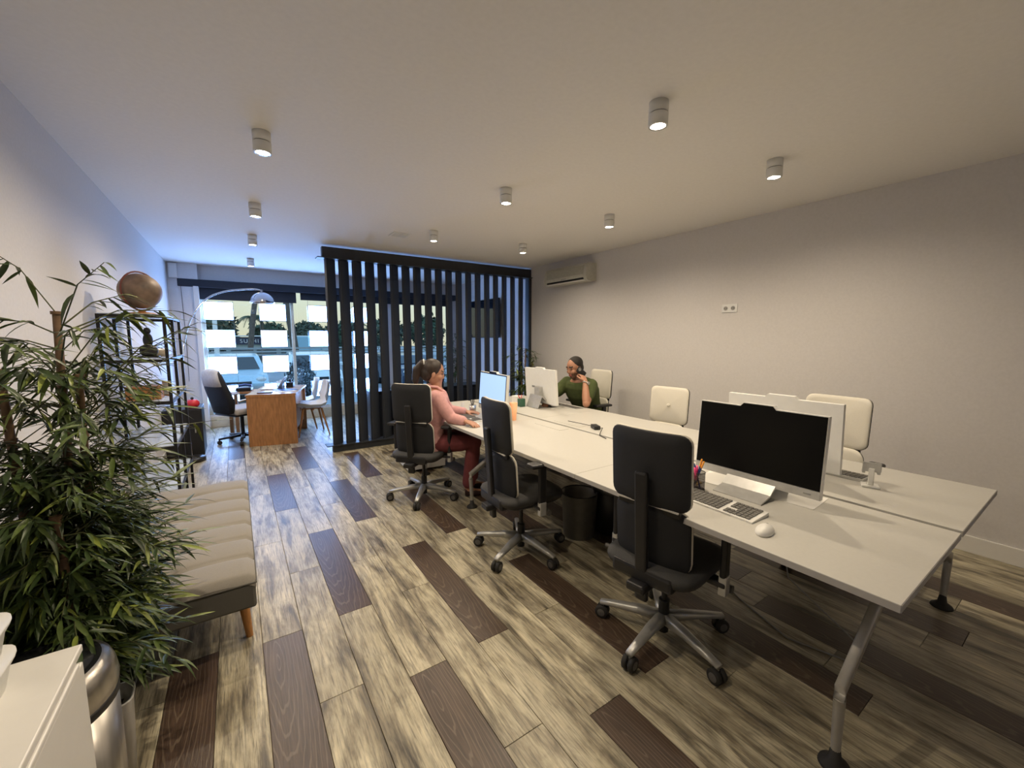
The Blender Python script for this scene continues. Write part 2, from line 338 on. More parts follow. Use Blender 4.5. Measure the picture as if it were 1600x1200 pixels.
for i, (x, y, lab) in enumerate(LP):
    if sp0 is None:
        t = thing('ceiling_spotlight', 'white cylindrical ' + lab, 'ceiling light', (x, y, H), 0, 'white cylinder ceiling spots')
        r = .047
        obj('housing', MB().lathe([(.001, 0), (r, 0), (r, -.048), (r - .003, -.050), (.001, -.050)]).lathe([(.001, -.0535), (r - .003, -.0535), (r, -.0555), (r, -.112), (r - .004, -.112), (r - .008, -.104)]), plastic_w, t)
        obj('collar', MB().lathe([(r - .006, -.049), (r - .006, -.055)]), black_m, t)
        obj('lens', MB().lathe([(.001, -.107), (r - .010, -.106), (r - .010, -.100)]), lens_m, t)
        obj('bezel', MB().lathe([(r - .0105, -.108), (r - .0105, -.112), (r - .005, -.1125), (r - .005, -.108)]), chrome_m, t); sp0 = t
    else: t = dup(sp0, (x, y, H), 0, 'white cylindrical ' + lab)
    ld = bpy.data.lights.new('spot_lamp', 'SPOT'); ld.energy = LAMP_W; ld.color = LAMP_COL; ld.spot_size = D(168); ld.spot_blend = .8; ld.shadow_soft_size = .028
    lo = bpy.data.objects.new('spot_lamp', ld); C.objects.link(lo); lo.location = (x, y, H - .118)
v = thing('ceiling_vent', 'small rectangular white air vent flush in the ceiling', 'vent', (1.62, 4.67, H))
obj('vent_frame', MB().box((0, 0, -.004), (.20, .20, .008), ch=.002), white_m, v)
for k in range(4): obj('slat', MB().box((0, -.054 + .036 * k, -.010), (.15, .022, .004), X=RX(D(0))), plastic_w, v)
# ------------------------------------------------------------------ slatted screen
s = thing('slatted_screen', 'tall dark painted timber slat partition from floor to ceiling rail', 'partition', (0, 5.68, 0))
X0, X1 = .985, 4.185
obj('top_rail', MB().box(((X0 + X1) / 2 - .01, 0, 2.555), (X1 - X0 + .02, .09, .13), ch=.003), slat_m, s)
obj('top_plate', MB().box(((X0 + X1) / 2 - .04, 0, 2.482), (X1 - X0 + .08, .17, .012)), slat_m, s)
obj('bottom_rail', MB().box(((X0 + X1) / 2, 0, .045), (X1 - X0, .09, .09), ch=.003), slat_m, s)
obj('bottom_plate', MB().box(((X0 + X1) / 2 - .04, 0, .096), (X1 - X0 + .08, .17, .012)), slat_m, s)
obj('end_post', MB().box((X1 - .025, 0, 1.285), (.05, .11, 2.38)), slat_m, s)
ss = None
for k in range(19):
    x = 1.055 + .1637 * k
    if ss is None: ss = obj('slat', MB().box((0, 0, 1.288), (.155, .034, 2.372), X=RZ(D(38)), ch=.002), slat_m, s, loc=(x, 0, 0))
    else: o = ss.copy(); C.objects.link(o); o.location = (x, 0, 0); o.parent = s
# valance over the window
t = thing('window_blind', 'black roller blind box running along the top of the shop window', 'blind', (1.7, YB - .13, 2.25))
obj('blind_box', MB().box((0, 0, .10), (4.76, .12, .12), ch=.01), mat('navy blind', (.012, .016, .028), .6), t)
obj('blind_fabric', MB().box((-1.55, .01, -.05), (1.62, .02, .19)).box((.78, .01, -.02), (2.9, .02, .13)), mat('blind cloth', (.016, .022, .034), .8), t)
obj('pull_cord', MB().tube([(-2.34, -.05, .05), (-2.33, -.06, -.8), (-2.34, -.05, -1.45)], .003, 6), black_m, t)
# backlit display panels
pans = None; rowsz = [1.93, 1.475, 1.035, .55]; rn = ['top', 'second', 'third', 'bottom']; cn = ['leftmost', 'second', 'third', 'fourth']
for ci, xc in enumerate((-.187, .585, 1.345, 2.115)):
    for ri, z in enumerate(rowsz):
        lab = 'white backlit display panel in the %s row, %s column from the left of the window' % (rn[ri], cn[ci])
        if pans is None:
            pans = thing('display_panel', lab, 'display panel', (xc, 8.34, z), 0, 'backlit panels hung in the shop window')
            obj('rim', MB().box((0, .004, .146), (.41, .010, .012)).box((0, .004, -.146), (.41, .010, .012)).box((.2, .004, 0), (.01, .010, .28)).box((-.2, .004, 0), (.01, .010, .28)), frame_g, pans)
            obj('lit_face', MB().box((0, 0, 0), (.392, .006, .280)), panel_m, pans)
            obj('wire', MB().cyl((-.2, .004, -.15), (-.2, .004, .31), .002, n=6).cyl((.2, .004, -.15), (.2, .004, .31), .002, n=6), frame_g, pans)
        else: dup(pans, (xc, 8.34, z), 0, lab)
# ------------------------------------------------------------------ desks: three joined double benches
LABD = ['near end, bearing the dark-screened computer', 'middle desk of the long bench', 'far end, before the woman in pink']
dy = [.285, 1.665, 3.065, 4.44]
for i in range(3):
    for side in (0, 1):
        xa, xb = (1.55, 2.335) if side == 0 else (2.365, 3.16)
        y0, y1 = dy[i] + .001, dy[i + 1] - .001
        t = thing('bench_desk', 'white worktop on the %s side, %s' % ('aisle' if side == 0 else 'wall', LABD[i] if side == 0 else ['near end, bearing the phone holder', 'middle, before the buttoned white chair', 'far end, before the man in green'][i]), 'desk', ((xa + xb) / 2, (y0 + y1) / 2, 0), 0, 'white bench worktops')
        obj('top_board', MB().box((0, 0, .7175), (xb - xa, y1 - y0, .025), ch=.0015), desk_m, t)
        e2 = MB(); sx_ = -1 if side == 0 else 1
        e2.box((sx_ * ((xb - xa) / 2 + .0006), 0, .7165), (.0012, y1 - y0 - .002, .0235))
        if i == 0: e2.box((0, -(y1 - y0) / 2 - .0006, .7165), (xb - xa - .002, .0012, .0235))
        obj('edge_band', e2, edge_m, t)
        if i == 1: obj('cable_flap', MB().box((-sx_ * .30, .35, .7312), (.10, .34, .0015)), desk_m, t)
t = thing('under_desk_structure', 'grey steel bench frame with splayed legs under the joined white desks', 'desk frame', (2.355, 0, 0))
obj('beam', MB().box((0, 2.36, .675), (.12, 4.0, .06)), grey_m, t)
obj('cable_tray', MB().box((0, 2.36, .59), (.22, 3.8, .02)).box((-.11, 2.36, .615), (.01, 3.8, .07)).box((.11, 2.36, .615), (.01, 3.8, .07)), grey_m, t)
for y in (.43, 3.10, 4.16):
    for sd in (-1, 1):
        fx = sd * (.695 if sd < 0 else .84)
        kx = sd * (.705 if sd < 0 else .86)
        lg = obj('leg', MB().loft([((sd * .10, y, .66), (0, 1, 0), .018, (sd * .5, 0, .8), .028), ((kx, y, .30), (0, 1, 0), .016, (sd * .6, 0, .7), .024), ((kx, y, .26), (0, 1, 0), .016, (1, 0, 0), .018)], n=16, p=4).cyl((kx, y, .265), (fx, y, .06), .018, .015, 14), tablegrey, t)
        obj('foot', MB().lathe([(.001, .075), (.014, .072), (.020, .03), (.045, .010), (.048, 0), (.001, 0)], X=TR(fx, y, 0)), rubber, lg)
    obj('cross_bar', MB().box((0, y, .70), (1.45, .05, .02)), grey_m, t)
# ------------------------------------------------------------------ swivel office chair
seatgrey = mat('charcoal seat cloth', (.045, .045, .045), .8, noise_amt=.2, scale=300, bump=.3)
def tall_chair(label, dz=0., button=False, seat_mat=None, group='high-backed swivel chairs round the bench'):
    t = thing('swivel_chair', label, 'office chair', (0, 0, 0), 0, group)
    sb = obj('star_base', MB(), alu_m, t); bpy.data.objects.remove(sb)
    b = MB()
    b.lathe([(.001, .128), (.036, .128), (.042, .120), (.042, .085), (.001, .078)])
    for k in range(5):
        X = RZ(2 * PI * k / 5)
        b.loft([((.02, 0, .105), (0, 1, 0), .030, (0, 0, 1), .028), ((.12, 0, .106), (0, 1, 0), .026, (0, 0, 1), .021), ((.25, 0, .092), (0, 1, 0), .020, (0, 0, 1), .015), ((.322, 0, .082), (0, 1, 0), .017, (0, 0, 1), .012)], X=X, n=14, p=3)
        b.cyl((.312, 0, .082), (.312, 0, .055), .008, n=10, X=X)
    sb = obj('star_base', b, alu_m, t)
    for k in range(5):
        c = MB()
        for yy in (-.016, .016):
            X = TR(.312, 0, .034) @ TR(0, yy, 0) @ RX(PI / 2)
            c.lathe([(.001, -.012), (.029, -.012), (.034, -.008), (.034, .008), (.029, .012), (.001, .012)], 20, 0, X)
            c.lathe([(.001, -.0138), (.015, -.0138), (.020, -.012)], 16, 1, X); c.lathe([(.001, .0138), (.015, .0138), (.020, .012)], 16, 1, X)
        c.box((.312, 0, .045), (.03, .014, .03))
        obj('caster', c, [rubber, hubgrey], sb, rot=(0, 0, 2 * PI * k / 5))
    z0 = .47 + dz
    obj('gas_lift', MB().cyl((0, 0, .035), (0, 0, .20), .026, n=20).cyl((0, 0, .20), (0, 0, z0 - .09), .014, n=16), [black_m], t)
    obj('mechanism', MB().box((-.02, 0, z0 - .095), (.26, .17, .045), ch=.012).box((-.20, 0, z0 - .09), (.18, .09, .04), ch=.01), black_m, t)
    st = MB().loft([((.0, 0, z0 - .075), (1, 0, 0), .20, (0, 1, 0), .20), ((.0, 0, z0 - .05), (1, 0, 0), .235, (0, 1, 0), .222)], n=32, p=5)
    obj('seat_pan', st, black_m, t)
    obj('seat', MB().loft([((.0, 0, z0 - .05), (1, 0, 0), .236, (0, 1, 0), .222), ((.0, 0, z0 - .025), (1, 0, 0), .245, (0, 1, 0), .228), ((.0, 0, z0 - .005), (1, 0, 0), .236, (0, 1, 0), .222), ((.01, 0, z0 + .004), (1, 0, 0), .19, (0, 1, 0), .19), ((.01, 0, z0), (1, 0, 0), .05, (0, 1, 0), .05)], n=32, p=5), seat_mat or seatgrey, t)
    T = D(-4)
    def Bk(z, x=0.): return TR(-.185, 0, z0) @ RY(T) @ TR(x, 0, z)
    obj('spine', MB().box((-.045, 0, .16), (.030, .060, .62), ch=.010, X=TR(-.185, 0, z0 - .02) @ RY(T)).box((.04, 0, -.10), (.16, .058, .035), ch=.01, X=TR(-.185, 0, z0)), black_m, t)
    up = obj('upper_back_shell', MB().panel(.380, .345, .016, .045, .026, X=Bk(.455, -.006)), blackfab, t)
    obj('upper_back_pad', MB().panel(.382, .347, .018, .046, .026, X=Bk(.455, .010), bulge=.012), cream_m, t)
    obj('lower_back_shell', MB().panel(.370, .312, .016, .070, .034, X=Bk(.126, .008)), blackfab, t)
    obj('lower_back_pad', MB().panel(.374, .315, .014, .071, .034, X=Bk(.126, .022), bulge=.014), cream_m, t)
    obj('back_frame', MB().box((.012, 0, .29), (.012, .30, .07), X=TR(-.185, 0, z0) @ RY(T)), black_m, t); obj('seat_carrier', MB().box((-.01, 0, -.045), (.10, .30, .07), ch=.015, X=TR(-.185, 0, z0)), black_m, t)
    obj('back_trim', MB().box((-.006, 0, .286), (.008, .30, .006), X=TR(-.185, 0, z0) @ RY(T)), trim_l, t)
    if button: obj('button', MB().ell((0, 0, 0), (.006, .016, .016), X=Bk(.455, .042)), cream_m, t)
    for sd in (-1, 1):
        a = obj('armrest', MB().box((-.01, sd * .275, z0 + .10), (.055, .028, .25), ch=.01).box((-.01, sd * .235, z0 - .055), (.06, .11, .025), ch=.008), black_m, t)
        obj('arm_sleeve', MB().box((-.01, sd * .276, z0 - .06), (.050, .034, .09), ch=.006), silver_m, a)
        obj('arm_pad', MB().box((.01, sd * .272, z0 + .232), (.235, .085, .028), ch=.013), black_m, a)
    obj('adjustment_knob', MB().cyl((.03, -.24, z0 - .09), (.03, -.30, z0 - .09), .020, .018), hubgrey, t); obj('height_lever', MB().cyl((-.06, .20, z0 - .085), (-.06, .29, z0 - .085), .006).cyl((-.06, .27, z0 - .085), (-.06, .31, z0 - .085), .012), hubgrey, t)
    return t
def put(t, x, y, rz, base):
    t.location = (x, y, 0); t.rotation_euler = (0, 0, D(rz))
    for c in t.children:
        if c.name.startswith('star_base'): c.rotation_euler = (0, 0, D(base - rz))
c1 = tall_chair('black-backed swivel chair nearest the camera, at the dark-screened computer')
put(c1, 1.702, 1.162, 8, 45)
c2 = dup(c1, (0, 0, 0), 0, 'black-backed swivel chair turned sideways, in front of the woman in pink'); put(c2, 1.593, 2.251, -4, 61)
c3 = dup(c1, (0, 0, 0), 0, 'black-backed swivel chair the woman in pink sits on'); put(c3, 1.403, 3.569, 40, 20)
c4 = dup(c1, (0, 0, 0), 0, 'white-fronted swivel chair behind the man in the green t-shirt'); put(c4, 3.58, 3.62, 174, 10)
c5 = dup(c1, (0, 0, 0), 0, 'large white-fronted swivel chair at the right, beside the nearest wall-side desk'); put(c5, 3.23, 1.07, 177, 30)
c6 = tall_chair('low white swivel chair with a buttoned back, alone in the middle of the wall side', -.07, True); put(c6, 3.22, 2.35, 186, 0)
# ------------------------------------------------------------------ all-in-one computers
def computer(label, lit=False):
    t = thing('desktop_computer', label, 'computer', (0, 0, 0), 0, 'white all-in-one computers on the bench')   # screen faces -X
    X = TR(0, 0, .24) @ RY(D(4))
    w, h = .59, .375
    out = [(-w / 2, -h / 2), (w / 2, -h / 2), (w / 2, h / 2), (.085, h / 2), (.070, h / 2 + .017), (-.070, h / 2 + .017), (-.085, h / 2), (-w / 2, h / 2)]
    P2 = Matrix(((0, 0, 1, 0), (1, 0, 0, 0), (0, 1, 0, 0), (0, 0, 0, 1)))
    obj('display_casing', MB().prism(out, 0, .028, X=X @ P2), plastic_w, t)
    o2 = [(-w / 2 + .004, -h / 2 + .040), (w / 2 - .004, -h / 2 + .040), (w / 2 - .004, h / 2 - .004), (.083, h / 2 - .004), (.068, h / 2 + .013), (-.068, h / 2 + .013), (-.083, h / 2 - .004), (-w / 2 + .004, h / 2 - .004)]
    sc = obj('screen', MB().prism(o2, -.003, 0, X=X @ P2), screen_off, t)
    if lit: obj('lit_area', MB().box((-.0035, 0, .018), (.001, w - .022, h - .062), X=X), screen_on, sc)
    obj('chin', MB().box((-.0015, 0, -h / 2 + .019), (.003, w - .004, .037), X=X), silver_m, t)
    obj('badge', MB().box((-.0036, -w / 2 + .05, -h / 2 + .018), (.001, .03, .006), X=X), grey_m, t)
    st = MB(); P3 = Matrix(((1, 0, 0, 0), (0, 0, 1, 0), (0, 1, 0, 0), (0, 0, 0, 1)))
    st.prism([(-.145, 0), (-.055, .018), (.075, .125), (.125, .004), (.131, .004), (.080, .140), (.070, .140), (-.058, .026), (-.145, .005)], -.115, .115, X=P3)
    obj('stand', st, silver_m, t)
    obj('hinge_plate', MB().box((.045, 0, .17), (.05, .10, .12), ch=.004), silver_m, t)
    obj('port', MB().box((.029, -.13, -.02), (.002, .06, .02), X=X).cyl((.028, w / 2 - .05, -h / 2 + .04), (.031, w / 2 - .05, -h / 2 + .04), .006), grey_m, t)
    return t
m1 = computer('all-in-one computer with a large black switched-off screen, nearest the camera'); m1.location = (2.105, .975, .73)
m2 = dup(m1, (2.60, 1.06, .73), PI, 'all-in-one computer seen from its white back, just behind the black screen')
m3 = dup(m1, (2.80, 3.56, .73), D(176), 'all-in-one computer seen from its white back, in front of the man in green')
m4 = computer('all-in-one computer with a lit pale blue screen, in front of the woman in pink', True); m4.location = (2.03, 3.36, .73); m4.rotation_euler = (0, 0, D(-6))
# keyboards
def keyboard(label):
    t = thing('keyboard', label, 'keyboard', (0, 0, 0), 0, 'white keyboards with grey keys')   # long side along Y, user at -X
    obj('keyboard_body', MB().prism([(-.070, 0), (.070, 0), (.070, .016), (-.070, .007)], -.222, .222, X=Matrix(((1, 0, 0, 0), (0, 0, 1, 0), (0, 1, 0, 0), (0, 0, 0, 1)))), plastic_w, t)
    k = MB(); X = RY(-math.atan(.009 / .14)) @ TR(0, 0, .0115)
    for r in range(6):
        x = .054 - .0205 * r
        for cidx in range(22):
            y = .208 - .0192 * cidx
            if cidx in (15,) : continue
            if cidx in (16, 17) and r == 3: continue
            if r == 5 and 3 < cidx < 9: continue
            k.box((x, y, .003), (.0165, .0155, .004), X=X)
        if r == 5: k.box((x, .208 - .0192 * 6, .003), (.0165, .09, .004), X=X)
    obj('keys', k, key_m, t, kind='stuff'); return t
k1 = keyboard('white keyboard with grey keys in front of the switched-off black screen'); k1.location = (1.805, 1.01, .73); k1.rotation_euler = (0, 0, D(-1))
dup(k1, (2.80, .93, .73), D(180), 'white keyboard behind the white-backed computer at the right chair')
dup(k1, (3.02, 3.40, .73), D(178), 'white keyboard by the elbow of the man in green')
dup(k1, (1.80, 3.44, .73), D(-4), 'white keyboard before the lit screen, partly behind the swivel chair')
def mouse(label, x, y, rz, m):
    t = thing('computer_mouse', label, 'mouse', (x, y, .73), D(rz))
    b = MB(); b.ell((0, 0, .006), (.056, .031, .024), n=28, m=16); b.v = [(x_, y_, max(0, z_)) for x_, y_, z_ in b.v]
    obj('mouse_shell', b, m, t); obj('scroll_wheel', MB().cyl((.032, -.003, .022), (.032, .003, .022), .006, n=14), grey_m, t)
mouse('white computer mouse on the near desk beside the keyboard', 1.699, .725, 10, plastic_w)
mouse('white computer mouse under the hand of the woman in pink', 1.69, 3.10, 15, plastic_w)
# ------------------------------------------------------------------ small desk things
def cup_mesh(r0, r1, h, t=.002): return MB().lathe([(.001, 0), (r0, 0), (r1, h), (r1 - t, h), (r0 - t, t * 2), (.001, t * 2)])
t = thing('pen_holder', 'dark wire mesh pen cup left of the black screen', 'pen holder', (1.90, 1.14, .73))
obj('mesh_wall', MB().lathe([(.036, .004), (.036, .094)]), mesh_m, t)
obj('rim', MB().tube([(.036 * math.cos(a / 12 * 2 * PI), .036 * math.sin(a / 12 * 2 * PI), .095) for a in range(13)], .0022, 6), black_m, t)
obj('base', MB().lathe([(.001, 0), (.037, 0), (.037, .007), (.001, .007)]), black_m, t)
obj('wire', MB().tube([(.037 * math.cos(a / 12 * 2 * PI), .037 * math.sin(a / 12 * 2 * PI), .05) for a in range(13)], .001, 5), black_m, t, label='thin middle wire')
def pen(label, x, y, z, dx, dy, L, body, cap, name='pen', cat='pen'):
    d = Vector((dx, dy, 1)).normalized(); p = Vector((x, y, z))
    t = thing(name, label, cat, p)
    obj('barrel', MB().tube([d * 0, d * .01, d * L * .75], [.001, .0042, .0042], 10), body, t); obj('cap', MB().tube([d * L * .75, d * L * .98, d * L], [.0046, .0046, .003], 10), cap, t)
pen('navy pen with an orange top leaning right in the mesh cup', 1.885, 1.155, .739, .22, -.26, .15, blue_m, yellow_m)
pen('navy pen with an orange top, more upright in the mesh cup', 1.895, 1.150, .739, .12, -.14, .155, blue_m, yellow_m)
pen('blue pen leaning left in the mesh cup', 1.905, 1.125, .739, -.1, .26, .13, blue_m, blue_m)
t = thing('scissors', 'bright pink handled scissors standing in the mesh cup', 'scissors', (1.890, 1.145, .738))
obj('blade', MB().box((0, 0, .03), (.010, .002, .05)), chrome_m, t)
for sd in (-1, 1): obj('handle', MB().tube([Vector((.004 * sd, .0, .05)) + Vector((sd * .008 * (1 - math.cos(a)), .006 * sd, .05 - .03 * math.cos(a * 1) + .0)) + Vector((.008 * math.sin(a), .008 * math.sin(a), -.02)) for a in [q / 12 * 2 * PI for q in range(13)]], .006, 8), pink_m, t)
t = thing('calendar', 'white wire-bound desk calendar lying behind the nearest black chair', 'calendar', (1.98, 1.36, .73), D(-3))
obj('page', MB().box((0, 0, .006), (.17, .26, .012), ch=.002), paper_m, t); obj('binding', MB().box((.083, 0, .013), (.006, .25, .004)), grey_m, t)
obj('print', MB().box((.05, -.09, .0125), (.012, .03, .0006)).box((-.02, -.09, .0125), (.006, .02, .0006)), ink_m, t)
t = thing('sticky_notes', 'little pad of yellow sticky notes beside the mesh pen cup', 'sticky notes', (1.98, 1.20, .73)); obj('pad', MB().box((0, 0, .004), (.05, .05, .008)), mat('yellow note', (.75, .5, .15), .8), t)
t = thing('paper_sheets', 'white papers lying under the switched-off computer', 'papers', (2.20, .86, .73), D(4))
obj('sheet', MB().box((0, 0, .001), (.21, .297, .001)), paper_m, t); obj('sheet', MB().box((-.02, .25, .0022), (.21, .297, .001), X=RZ(D(3))), paper_m, t)
obj('print', MB().box((-.11, .19, .0032), (.006, .05, .0004)), ink_m, t)
t = thing('phone_holder', 'white plastic phone holder on the nearest wall-side desk', 'phone holder', (2.69, .665, .73), D(200))
obj('base', MB().box((0, 0, .006), (.07, .075, .012), ch=.005), plastic_w, t); obj('stem', MB().box((.012, 0, .055), (.012, .024, .09), ch=.004), plastic_w, t)
obj('cradle', MB().box((0, 0, .105), (.010, .075, .05), ch=.004, X=TR(.008, 0, 0)).box((-.012, .03, .075), (.03, .014, .014), ch=.003).box((-.012, -.03, .075), (.03, .014, .014), ch=.003), silver_m, t)
t = thing('power_adapter', 'black power brick with cable on the middle of the bench', 'power adapter', (2.49, 2.43, .73), D(-25))
obj('brick', MB().box((0, 0, .016), (.055, .10, .032), ch=.006), black_m, t)
obj('cable', MB().tube([(0, .05, .012), (-.02, .12, .006), (-.06, .2, .005), (-.14, .33, .004)], .0028, 8).tube([(0, -.05, .012), (.02, -.11, .03), (-.02, -.17, .012), (-.06, -.25, .006), (-.05, -.36, .006)], .0032, 8), black_m, t)
t = thing('loose_cable', 'dark cable looping up from the desk joint behind the nearest chair', 'cable', (2.36, 1.80, .735)); obj('cable', MB().tube([(0, .16, -.02), (.01, .10, .025), (.0, .02, .03), (0, -.06, .01), (.0, -.09, -.02)], .003, 8), black_m, t)
t = thing('tumbler', 'tall tapered orange drinking cup beside the turned swivel chair', 'cup', (2.115, 3.115, .73))
obj('orange_drink', MB().lathe([(.001, .001), (.024, .001), (.030, .085), (.001, .085)]), orange_m, t); obj('cup_wall', MB().lathe([(.0255, 0), (.038, .165), (.036, .165), (.031, .088)]), orange_t, t)
t = thing('pen_cup', 'dark green square pen cup on the far desks', 'pen holder', (2.62, 3.70, .73)); obj('cup', MB().box((0, 0, .045), (.065, .065, .09), ch=.006), green_m, t); obj('pens', MB().cyl((.01, .01, .08), (.02, .03, .125), .004).cyl((-.015, 0, .08), (-.03, .02, .13), .005), [red_m], t, label='red pens')
t = thing('small_box', 'small white carton behind the green pen cup', 'box', (2.72, 3.93, .73)); obj('carton', MB().box((0, 0, .04), (.08, .10, .08), ch=.003), white_m, t); obj('lid', MB().box((0, 0, .082), (.084, .104, .006)), paper_m, t)
t = thing('notebook', 'open white notebook in front of the woman in pink', 'notebook', (1.72, 3.62, .73), D(-20)); obj('page', MB().box((0, .075, .004), (.20, .145, .006)).box((0, -.075, .004), (.20, .145, .006)), paper_m, t); obj('cover', MB().box((0, 0, .0008), (.21, .305, .0012)), black_m, t)
t = thing('wire_pen_cup', 'silver wire pen cup with dark pens near the lit screen', 'pen holder', (1.96, 3.62, .73)); obj('wire_body', cup_mesh(.032, .034, .09), steel_m, t); obj('pens', MB().cyl((0, .01, .02), (.015, .03, .15), .004).cyl((.01, 0, .02), (-.02, .01, .14), .004).cyl((-.01, -.01, .02), (.0, -.03, .15), .004), black_m, t)
t = thing('phone_stand', 'white phone stand on the desk before the woman in pink', 'phone holder', (1.93, 3.83, .73)); obj('base', MB().box((0, 0, .004), (.08, .08, .008), ch=.003), plastic_w, t); obj('back', MB().box((.01, 0, .05), (.006, .065, .09), ch=.002, X=RY(D(10))), plastic_w, t)
t = thing('letter_tray', 'dark mouse pad by the hand of the woman in pink', 'mouse pad', (1.93, 3.42, .73), D(-10)); t.name = 'mouse_pad'; obj('pad', MB().box((.0, .0, .002), (.14, .20, .004), ch=.001), grey_m, t)
# bins and clutter under the bench
t = thing('waste_bin', 'dark grey metal waste bin under the middle desk', 'bin', (2.10, 2.20, 0)); obj('bin_body', MB().lathe([(.001, 0), (.115, 0), (.135, .33), (.140, .335), (.132, .33), (.112, .01), (.001, .01)]), mat('gunmetal', (.22, .22, .22), .35, metal=.6), t)
obj('bin_rim', MB().tube([(.137 * math.cos(a / 24 * 2 * PI), .137 * math.sin(a / 24 * 2 * PI), .336) for a in range(25)], .005, 8), black_m, t)
t = thing('liner_bin', 'black bin with a folded liner behind the grey waste bin', 'bin', (2.36, 2.12, 0)); obj('bin_body', MB().lathe([(.001, 0), (.12, 0), (.15, .40), (.144, .40), (.115, .01), (.001, .01)]), black_m, t)
b = MB(); n = 28
b.add([((.151 + .006 * math.sin(5 * a)) * math.cos(a) * s_, (.151 + .006 * math.sin(5 * a)) * math.sin(a) * s_, z + .008 * math.sin(3 * a)) for s_, z in ((.97, .405), (1.02, .415), (1.0, .33)) for a in [2 * PI * k / n for k in range(n)]], [(i * n + k, i * n + (k + 1) % n, (i + 1) * n + (k + 1) % n, (i + 1) * n + k) for i in range(2) for k in range(n)], 0, True)
obj('bin_liner', b, mat('black liner', (.015, .015, .015), .3), t)
t = thing('drawer_unit', 'low white drawer pedestal behind the chair of the woman in pink', 'drawer unit', (1.74, 4.52, 0), D(-4)); obj('cabinet_body', MB().box((0, 0, .31), (.42, .52, .56), ch=.004), plastic_w, t)
for k in range(3): dr = obj('drawer', MB().box((-.215, 0, .12 + .185 * k), (.018, .50, .175), ch=.003), plastic_w, t); obj('handle', MB().box((-.228, 0, .18 + .185 * k), (.012, .12, .012)), alu_m, dr)
for a, c in ((-.18, -.2), (.18, -.2), (-.18, .2), (.18, .2)): obj('wheel', MB().cyl((a, c - .01, .018), (a, c + .01, .018), .018, n=14), rubber, t)
t = thing('power_strip', 'white power strip with plugs on the floor under the bench', 'power strip', (2.75, 1.9, .0), D(8)); obj('strip_body', MB().box((0, 0, .02), (.06, .38, .035), ch=.006), plastic_w, t)
for k in range(3): obj('plug', MB().box((0, -.11 + .1 * k, .055), (.04, .04, .035), ch=.006), black_m, t)
t = thing('floor_cable', 'thin pale cable trailing over the floor under the near desks', 'cable', (0, 0, 0)); obj('cable', MB().tube([(2.75, 1.72, .01), (2.5, 1.4, .004), (2.32, 1.1, .004), (2.2, .8, .004), (2.28, .55, .004), (2.45, .6, .004), (2.42, .9, .2), (2.38, .95, .58)], .004, 8), grey_m, t)
# ------------------------------------------------------------------ sofa bed
t = thing('sofa_bed', 'low light grey tufted sofa bed against the left wall', 'sofa', (0, 0, 0))
x0, x1, y0, y1, zt, zb = -.62, .012, 2.15, 3.74, .415, .245
def tuft_grid(nx, ny, fx, fy, seg=9):
    pts = []; 
    for i in range(nx * seg + 1):
        for j in range(ny * seg + 1): pts.append((i / seg, j / seg))
    return pts
seg = 12; NX, NY = 2, 7; b = MB(); vs = []; nxx, nyy = NX * seg + 1, NY * seg + 1
for i in range(nxx):
    for j in range(nyy):
        u, v_ = i / seg, j / seg; x = x0 + (x1 - x0) * u / NX; y = y0 + (y1 - y0) * v_ / NY
        su = abs(math.sin(PI * u)); sv = abs(math.sin(PI * v_))
        z = zt - .034 * (1 - su ** .5) * (1 - sv ** .4) - .020 * (1 - sv ** .28)
        ed = min(u / NX * (x1 - x0), (1 - u / NX) * (x1 - x0), v_ / NY * (y1 - y0), (1 - v_ / NY) * (y1 - y0))
        z -= .016 * max(0, 1 - ed / .03) ** 2
        vs.append((x, y, z))
b.add(vs, [(i * nyy + j, (i + 1) * nyy + j, (i + 1) * nyy + j + 1, i * nyy + j + 1) for i in range(nxx - 1) for j in range(nyy - 1)], 0, True)
# skirt joining the quilted top to the base
rim = [(i, 0) for i in range(nxx)] + [(nxx - 1, j) for j in range(1, nyy)] + [(i, nyy - 1) for i in range(nxx - 2, -1, -1)] + [(0, j) for j in range(nyy - 2, 0, -1)]
rv = [vs[i * nyy + j] for i, j in rim]; n = len(rv)
b.add(rv + [(x, y, zt - .048) for x, y, z in rv], [(k, (k + 1) % n, n + (k + 1) % n, n + k) for k in range(n)], 0, True)
obj('seat_cushion', b, sofa_m, t)
obj('sofa_base', MB().box(((x0 + x1) / 2, (y0 + y1) / 2, (zt - .045 + zb) / 2), (x1 - x0 - .004, y1 - y0 - .004, zt - .045 - zb), ch=.012), sofa_s, t)
obj('piping', MB().tube([(x0, y0, zt - .046), (x1, y0, zt - .046), (x1, y1, zt - .046), (x0, y1, zt - .046), (x0, y0, zt - .046)], .004, 6), sofa_s, t)
bk = MB(); X = TR(-.66, (y0 + y1) / 2, .36) @ RY(D(-14))
for k in range(6): bk.panel((y1 - y0) / 6 - .002, .34, .09, .03, 0, X=X @ TR(0, -(y1 - y0) / 2 + (k + .5) * (y1 - y0) / 6, .19), bulge=.012)
obj('backrest', bk, sofa_m, t)
for x, y in ((-.05, 2.33), (-.05, 3.5), (-.56, 2.33), (-.56, 3.5)): obj('leg', MB().cyl((x, y, zb), (x + (.02 if x > -.3 else -.02), y - .0, 0), .026, .015, 16), oak, t)
